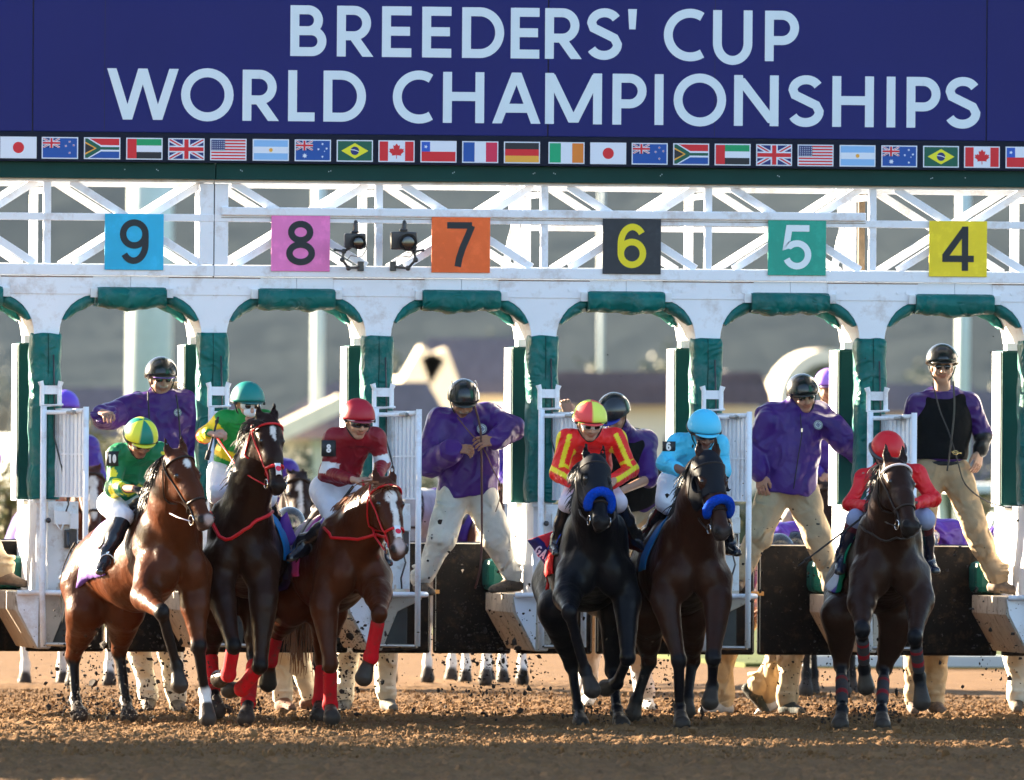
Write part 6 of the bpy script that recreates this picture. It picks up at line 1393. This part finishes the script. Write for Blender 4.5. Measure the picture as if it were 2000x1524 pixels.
quad_cloth(H6, 'cloth_flap', [(1032, 1055), (1095, 1032), (1100, 1075), (1052, 1088)], -2.6, srgb(206, 24, 28))
quad_cloth(H6, 'name_band', [(1030, 1056, -.02), (1050, 1050, -.02), (1100, 1090, -.02), (1072, 1112, -.02)], -2.6, srgb(34, 26, 84), 'GAMI', tr=[(1042, 1080), (1084, 1108), (0, 0), (1052, 1064)])
quad_cloth(H8, 'name_band', [(556, 1100), (600, 1096), (602, 1130), (552, 1134)], -2.15, srgb(30, 24, 76), 'VE', tr=[(566, 1126), (588, 1124), (0, 0), (566, 1104)])
quad_cloth(H9, 'cloth_flap', [(538, 1020), (560, 1000), (582, 1060), (545, 1075)], -2.3, srgb(90, 46, 150))
# ======================= handlers on the ground, outriders, cameras, flying dirt =======================
def ground_man(label, feet, kn, pelvis, sh, el, ha, head, look, leg, Y=2.0, jacket=srgb(60, 30, 128), shoe=(.09, .07, .05), dirs=None, helm=None, col=None, **kw):
    f = dict(col=shoe)
    if dirs: f['dirL'], f['dirR'] = dirs
    feet = [(q[0], q[1]-6)+tuple(q[2:]) for q in feet]
    return make_person(dict(label=label, Y=Y, h=.011, head=head, look=look, skin=(.42, .22, .14), shL=sh[0], shR=sh[1], elL=el[0], elR=el[1], haL=ha[0], haR=ha[1], pelvis=pelvis, knL=kn[0], knR=kn[1], anL=feet[0], anR=feet[1],
        top=dict(cols=[jacket], fat=1.1, arm=1.05, wr=.02), legs=dict(col=leg, fat=1.05), feet=f, helmet=helm or dict(peak=.6), **kw))
ground_man('person whose pale muddy trousers and grey shoes show under the gate beneath stall nine', ((290, 1370), (345, 1372)), ((272, 1270), (332, 1270)), (300, 1165), ((262, 1060), (340, 1062)), ((250, 1120), (352, 1120)), ((260, 1160), (345, 1165)), (300, 1020), (0, 20), KHW)
ground_man('person in khaki trousers and brown shoes striding under the gate behind the dark bay horse', ((552, 1372), (608, 1368, .1)), ((548, 1275), (580, 1275)), (565, 1170), ((530, 1080), (600, 1080)), ((515, 1130), (612, 1130)), ((520, 1170), (612, 1175)), (565, 1035), (0, 20), KHW, shoe=(.12, .05, .03), dirs=((.3, -1, 0), (1, -.3, 0)))
ground_man('person in pale trousers standing under the gate beyond the lifted chestnut foreleg', ((672, 1372), (756, 1370)), ((680, 1275), (752, 1275)), (715, 1165), ((680, 1070), (755, 1070)), ((665, 1120), (770, 1120)), ((675, 1165), (762, 1165)), (718, 1030), (0, 20), KHW, shoe=(.11, .11, .10))
ground_man('person in grey patterned trousers and white shoes hidden behind the black horse', ((1150, 1360, .5), (1260, 1368, .6)), ((1150, 1275, .5), (1250, 1290, .6)), (1190, 1170), ((1150, 1080), (1230, 1080)), ((1140, 1130), (1245, 1130)), ((1150, 1170), (1240, 1170)), (1190, 1040), (0, 20), (.45, .42, .42), shoe=(.6, .6, .58))
ground_man('person bending forward in a purple jacket behind the stall five rear doors', ((1412, 1378), (1500, 1374, .2)), ((1412, 1275), (1520, 1290)), (1545, 1110, .4), ((1490, 1050), (1560, 1048)), ((1478, 1120), (1572, 1110)), ((1450, 1180), (1500, 1190)), (1520, 1085, -.35), (0, 60), KH, shoe=(.40, .40, .42), dirs=((-1, -.4, 0), (-.8, -.3, -.5)), Y=2.1)
ground_man('person walking in khaki trousers, one dark shoe heel up, below stall five', ((1478, 1352, .3), (1538, 1378)), ((1520, 1290, .2), (1545, 1285)), (1548, 1180), ((1520, 1090), (1590, 1090)), ((1505, 1140), (1600, 1140)), ((1510, 1180), (1600, 1185)), (1550, 1080, .1), (0, 60), KH, shoe=(.012, .02, .02), dirs=((.75, -.3, -.9), (.5, -1, 0)), Y=1.95)
p4 = ground_man('person crouching in a crested purple jacket behind the stall four rear doors', ((1785, 1376), (1826, 1376)), ((1790, 1275), (1832, 1275)), (1812, 1140), ((1795, 1045), (1860, 1040)), ((1780, 1100), (1876, 1090)), ((1790, 1150), (1870, 1150)), (1800, 1075, -.35), (0, 60), KH, shoe=(.09, .06, .045)); crest(p4, 1828, 1046, -.17, .030)
p3 = ground_man('person in purple at the right edge, mud spattered pale trousers under the last door', ((1985, 1372), (2030, 1376)), ((1985, 1280), (2030, 1280)), (2000, 1160), ((1950, 1050), (2030, 1050)), ((1946, 1110), (2050, 1110)), ((1960, 1150), (2040, 1150)), (1985, 1020, .3), (0, 50), KHW)
# outriders behind the gate: horse and rider, softly out of focus
def outrider(px, hy, Y, coat, blaze, label, rlabel, jacket, rdx=0, rdz=0, mane=(.02, .015, .012), face=0, facing=0, cap=srgb(120, 84, 190), sh=0, pts=None):
    """frontal standing horse; px = centre, hy = poll height in pixels"""
    k = FPX/(CD+Y)/268.0; L = lambda dx, y, d=0: (px+dx*k, y, d); fy = 864+CH*FPX/(CD+Y)
    Zp = lambda m: fy-m*FPX/(CD+Y)
    sx = facing
    D = make_horse('out', dict(label=label, group='pony horses behind the gate', cols=coat, mane=mane, Y=Y, h=.026, wcol=(.6, .58, .55), chest=(px, Zp(1.18)), rump=(px+sx*300*k, Zp(1.22), 1.4 if abs(sx) < .3 else .7), poll=(px+(sh)*k, hy, -.35), nose=(px+(sh+8)*k, hy+135*k), face=face,
        FL=[L(-45, Zp(.85)), L(-42, Zp(.52), -.05), L(-40, Zp(.16)), L(-42, Zp(.03), -.08)], FR=[L(40, Zp(.85)), L(42, Zp(.52), -.05), L(40, Zp(.16)), L(40, Zp(.03), -.08)],
        HL=[(px+(-45+sx*300)*k, Zp(.90), 1.1), (px+(-42+sx*310)*k, Zp(.55), 1.4), (px+(-40+sx*300)*k, Zp(.16), 1.35), (px+(-42+sx*300)*k, Zp(.03), 1.3)],
        HR=[(px+(40+sx*300)*k, Zp(.90), 1.2), (px+(42+sx*310)*k, Zp(.55), 1.5), (px+(40+sx*300)*k, Zp(.16), 1.45), (px+(42+sx*300)*k, Zp(.03), 1.4)],
        sock=pts or {}, hspots=[((.0, .06, .12), (.03*blaze, .06, .05), (.6, .58, .55), .2), ((.0, .05, .30), (.024*blaze, .07, .16), (.6, .58, .55), .2)] if blaze else [], tail=(px+sx*330*k, Zp(.8), 1.9)))
    bridle(D, M_leather, .010)
    saddle(D, lambda u, v: np.array(jacket)*.8, (.4, 1.0), .4); seat(D)
    if rlabel:
        T = D['C']+D['a']*.75+D['up']*.42; q = lambda x, m, d: (None)
        a = lambda dx, m, d: (px+(dx+sx*160+rdx)*k, Zp(m-rdz), d)
        make_person(dict(label=rlabel, group='riders in purple behind the gate', Y=Y, h=.014, head=a(0, 2.42, .45), look=(0, 8), skin=(.4, .22, .15), shL=a(-50, 2.12, .5), shR=a(50, 2.12, .5), elL=a(-68, 1.86, .45), elR=a(68, 1.86, .45), haL=a(-25, 1.74, .2), haR=a(25, 1.74, .2), pelvis=a(0, 1.66, .6),
            knL=a(-82, 1.38, .4), knR=a(82, 1.38, .4), anL=a(-85, .98, .55), anR=a(85, .98, .55), top=dict(cols=[jacket], fat=1.12, arm=1.1, wr=.02), legs=dict(col=(.4, .34, .3)), feet=dict(col=(.08, .05, .035)), helmet=dict(col=cap, band=(.1, .06, .2), peak=.8)))
    return D
PJ = srgb(60, 32, 130)
wl = {'FL': 2, 'FR': 2, 'HL': 2, 'HR': 2}
outrider(178, 925, 13, chs, 1.5, 'blurred chestnut pony with wide white blaze behind the leftmost stall', 'person in purple on the blazed chestnut pony, left behind the gate', PJ, facing=-.35, rdx=-2, rdz=.16, pts=wl, cap=srgb(90, 60, 190), sh=0, mane=(.16, .07, .03))
outrider(582, 935, 12, dbay, .7, 'blurred dark pony with a small pale star between the dark bay and chestnut racehorses', 'person in purple on the dark pony behind stall eight', PJ, facing=.1, rdx=-90, rdz=.35)
outrider(800, 960, 15, ((.35, .34, .33), (.2, .2, .2), (.12, .12, .12)), 0, 'blurred grey pony beyond the wide stance of the starter in stall seven', None, PJ, facing=.45, mane=(.4, .4, .38), pts=wl)
outrider(985, 958, 14, chs, .5, 'blurred chestnut pony with small white diamond behind the stall seven post', 'person in purple on the diamond marked chestnut pony, right of the stall seven starter', PJ, facing=-.15, rdx=62, rdz=.1, pts=wl, mane=(.16, .06, .03))
outrider(1612, 955, 9, dbay, 0, 'blurred black pony with bridle behind the purple jacketed starter of stall five', 'person in purple jacket with lilac helmet behind the stall five starter', PJ, facing=.05, cap=srgb(150, 110, 220))
# remote cameras clamped to the truss
def remote_cam(label, px, py, w):
    c = P(px, py, -.18); e = empty('remote_camera', (c[0], c[1], c[2]-.06), label, 'camera', None); k = w/30.0
    m = MB(); m.box(c[0]-.068*k, c[0]+.068*k, c[1]-.03, c[1]+.035, c[2]-.048*k, c[2]+.045*k); m.box(c[0]-.03, c[0]+.03, c[1]-.03, c[1]+.03, c[2]+.046*k, c[2]+.062*k); b = m.build('camera_body', M_gun, e, bevel=.01)
    m = MB(); lx = c[0]+.022*k; m.tube([(lx, c[1]-.028, c[2]-.012), (lx-.01, c[1]-.12, c[2]-.016)], [.044*k, .046*k], 18); m.tube([(lx-.01, c[1]-.121, c[2]-.016), (lx-.014, c[1]-.15, c[2]-.018)], [.05*k, .052*k], 18, caps=False); m.build('lens_barrel', M_web, e, smooth=False)
    m = MB(); m.sphere((lx-.012, c[1]-.128, c[2]-.017), (.036*k, .006, .036*k), 14, 8); m.build('front_glass', M_lens, e, smooth=True)
    m = MB(); m.tube([(c[0]+.005, c[1], c[2]+.06*k), (c[0]+.008, c[1], c[2]+.12), (c[0]+.008, c[1]+.02, c[2]+.14)], [.022, .018, .013], 8); m.build('flash_arm', M_gun, e)
    m = MB()
    sg = 1 if w > 38 else -1
    a = V(c[0]+sg*.03, c[1], c[2]-.05); q = [a, a+V(sg*.05, 0, -.03), a+V(sg*.06, 0, -.09), a+V(sg*.01, .04, -.15), V(c[0]-sg*.06, -.06, c[2]-.19)]
    m.tube(q, .011, 8)
    for p in q[1:]: m.sphere(p, .02, 10, 7)
    m.tube([q[1], q[1]+V(sg*.06, 0, .01)], .008, 8); m.sphere(q[1]+V(sg*.065, 0, .01), .012, 8, 6); m.build('clamp_arm', M_gun, e)
    b0 = q[-1]; m = MB(); m.box(b0[0]-.022, b0[0]+.022, b0[1]-.02, b0[1]+.02, b0[2]-.03, b0[2]+.04); m.build('clamp_block', M_gun, e, bevel=.004)
    m = MB(); m.tube([c+V(.06*k, -.02, .03), c+V(.085, -.02, -.06), c+V(.05, -.01, -.12), c+V(-.03, 0, -.11), c+V(-.06, 0, -.15)], .003, 5); m.build('cable', M_web, e)
remote_cam('black remote camera on a bracket just right of the pink number eight plate', 693, 470, 34); remote_cam('black remote camera with bigger lens just left of the orange number seven plate', 788, 470, 42)
# flying and scattered dirt
rng = np.random.default_rng(11)
ico = bpy.data.meshes.new('t'); import bmesh
bm = bmesh.new(); bmesh.ops.create_icosphere(bm, subdivisions=1, radius=1); iv = np.array([v.co[:] for v in bm.verts]); fi = np.array([[v.index for v in f.verts] for f in bm.faces]); bm.free(); bpy.data.meshes.remove(ico)
def lumps(name, c, r, M_, label, cat):
    n = len(c); sc = r[:, None, None]*(1+.45*rng.standard_normal((n, len(iv), 1)).clip(-1, 1))*rng.uniform(.5, 1.2, (n, 1, 3)); vs = (c[:, None, :]+iv[None]*sc).reshape(-1, 3); fs = (fi[None]+len(iv)*np.arange(n)[:, None, None]).reshape(-1, 3)
    return lab(raw(name, vs, fs, M_, None, smooth=False), label, cat, None, 'stuff')
pts = []; rr = []
for px, py, n, sx, sy in ((195, 1330, 260, 60, 60), (330, 1300, 220, 50, 60), (430, 1370, 120, 40, 30), (660, 1300, 120, 30, 40), (700, 1260, 110, 40, 30), (940, 1310, 340, 60, 55), (960, 1240, 120, 60, 60), (1000, 1355, 60, 60, 25),
                      (1290, 1340, 130, 30, 45), (1240, 1260, 60, 40, 50), (1580, 1310, 110, 60, 50), (1700, 1320, 130, 50, 60), (1560, 1150, 60, 60, 70), (1880, 1180, 70, 70, 70), (1960, 1280, 60, 40, 60), (1400, 1080, 30, 80, 120), (900, 1130, 60, 50, 50), (150, 1385, 160, 30, 18), (250, 1390, 160, 30, 18), (405, 1395, 120, 25, 14), (480, 1390, 140, 30, 16), (640, 1390, 140, 35, 16), (1135, 1400, 140, 30, 14), (1215, 1405, 120, 30, 14), (1330, 1400, 120, 30, 14), (1645, 1400, 160, 30, 18), (1722, 1400, 160, 30, 18)):
    for _ in range(int(n*2.0)):
        q = P(px+rng.normal()*sx, py+rng.normal()*sy, rng.uniform(-3.2, -.2)); 
        if q[2] > .02: pts.append(q); rr.append(.0046*np.exp(rng.normal()*.6))
for px, py, r in ((925, 1340, .012), (1000, 1345, .014), (1025, 1355, .03), (985, 1352, .016), (950, 1365, .012), (1290, 1295, .02), (1280, 1285, .014), (1300, 1365, .022), (1318, 1352, .018), (890, 1320, .01), (940, 1290, .012), (1015, 1220, .013), (1690, 700, .006), (1935, 688, .012), (1940, 657, .008), (1213, 735, .005), (1187, 693, .005)):
    pts.append(P(px, py, -2.0)); rr.append(r*.8)
lumps('flying_dirt', np.array(pts), np.array(rr), mat('clod_dark', (.018, .012, .009), rough=.95, var=.4), 'dark clods and crumbs of dirt kicked into the air by the hooves', 'dirt')
n = 42000; c = np.stack([rng.uniform(-5.4, 5.0, n), -13+23*rng.random(n), np.zeros(n)], 1); r_ = .0048*np.exp(rng.normal(size=n)*.55); c[:, 2] = r_*.3
lumps('loose_clods', c, r_, M_dirt, 'loose crumbs of harrowed dirt lying on the track surface', 'dirt')
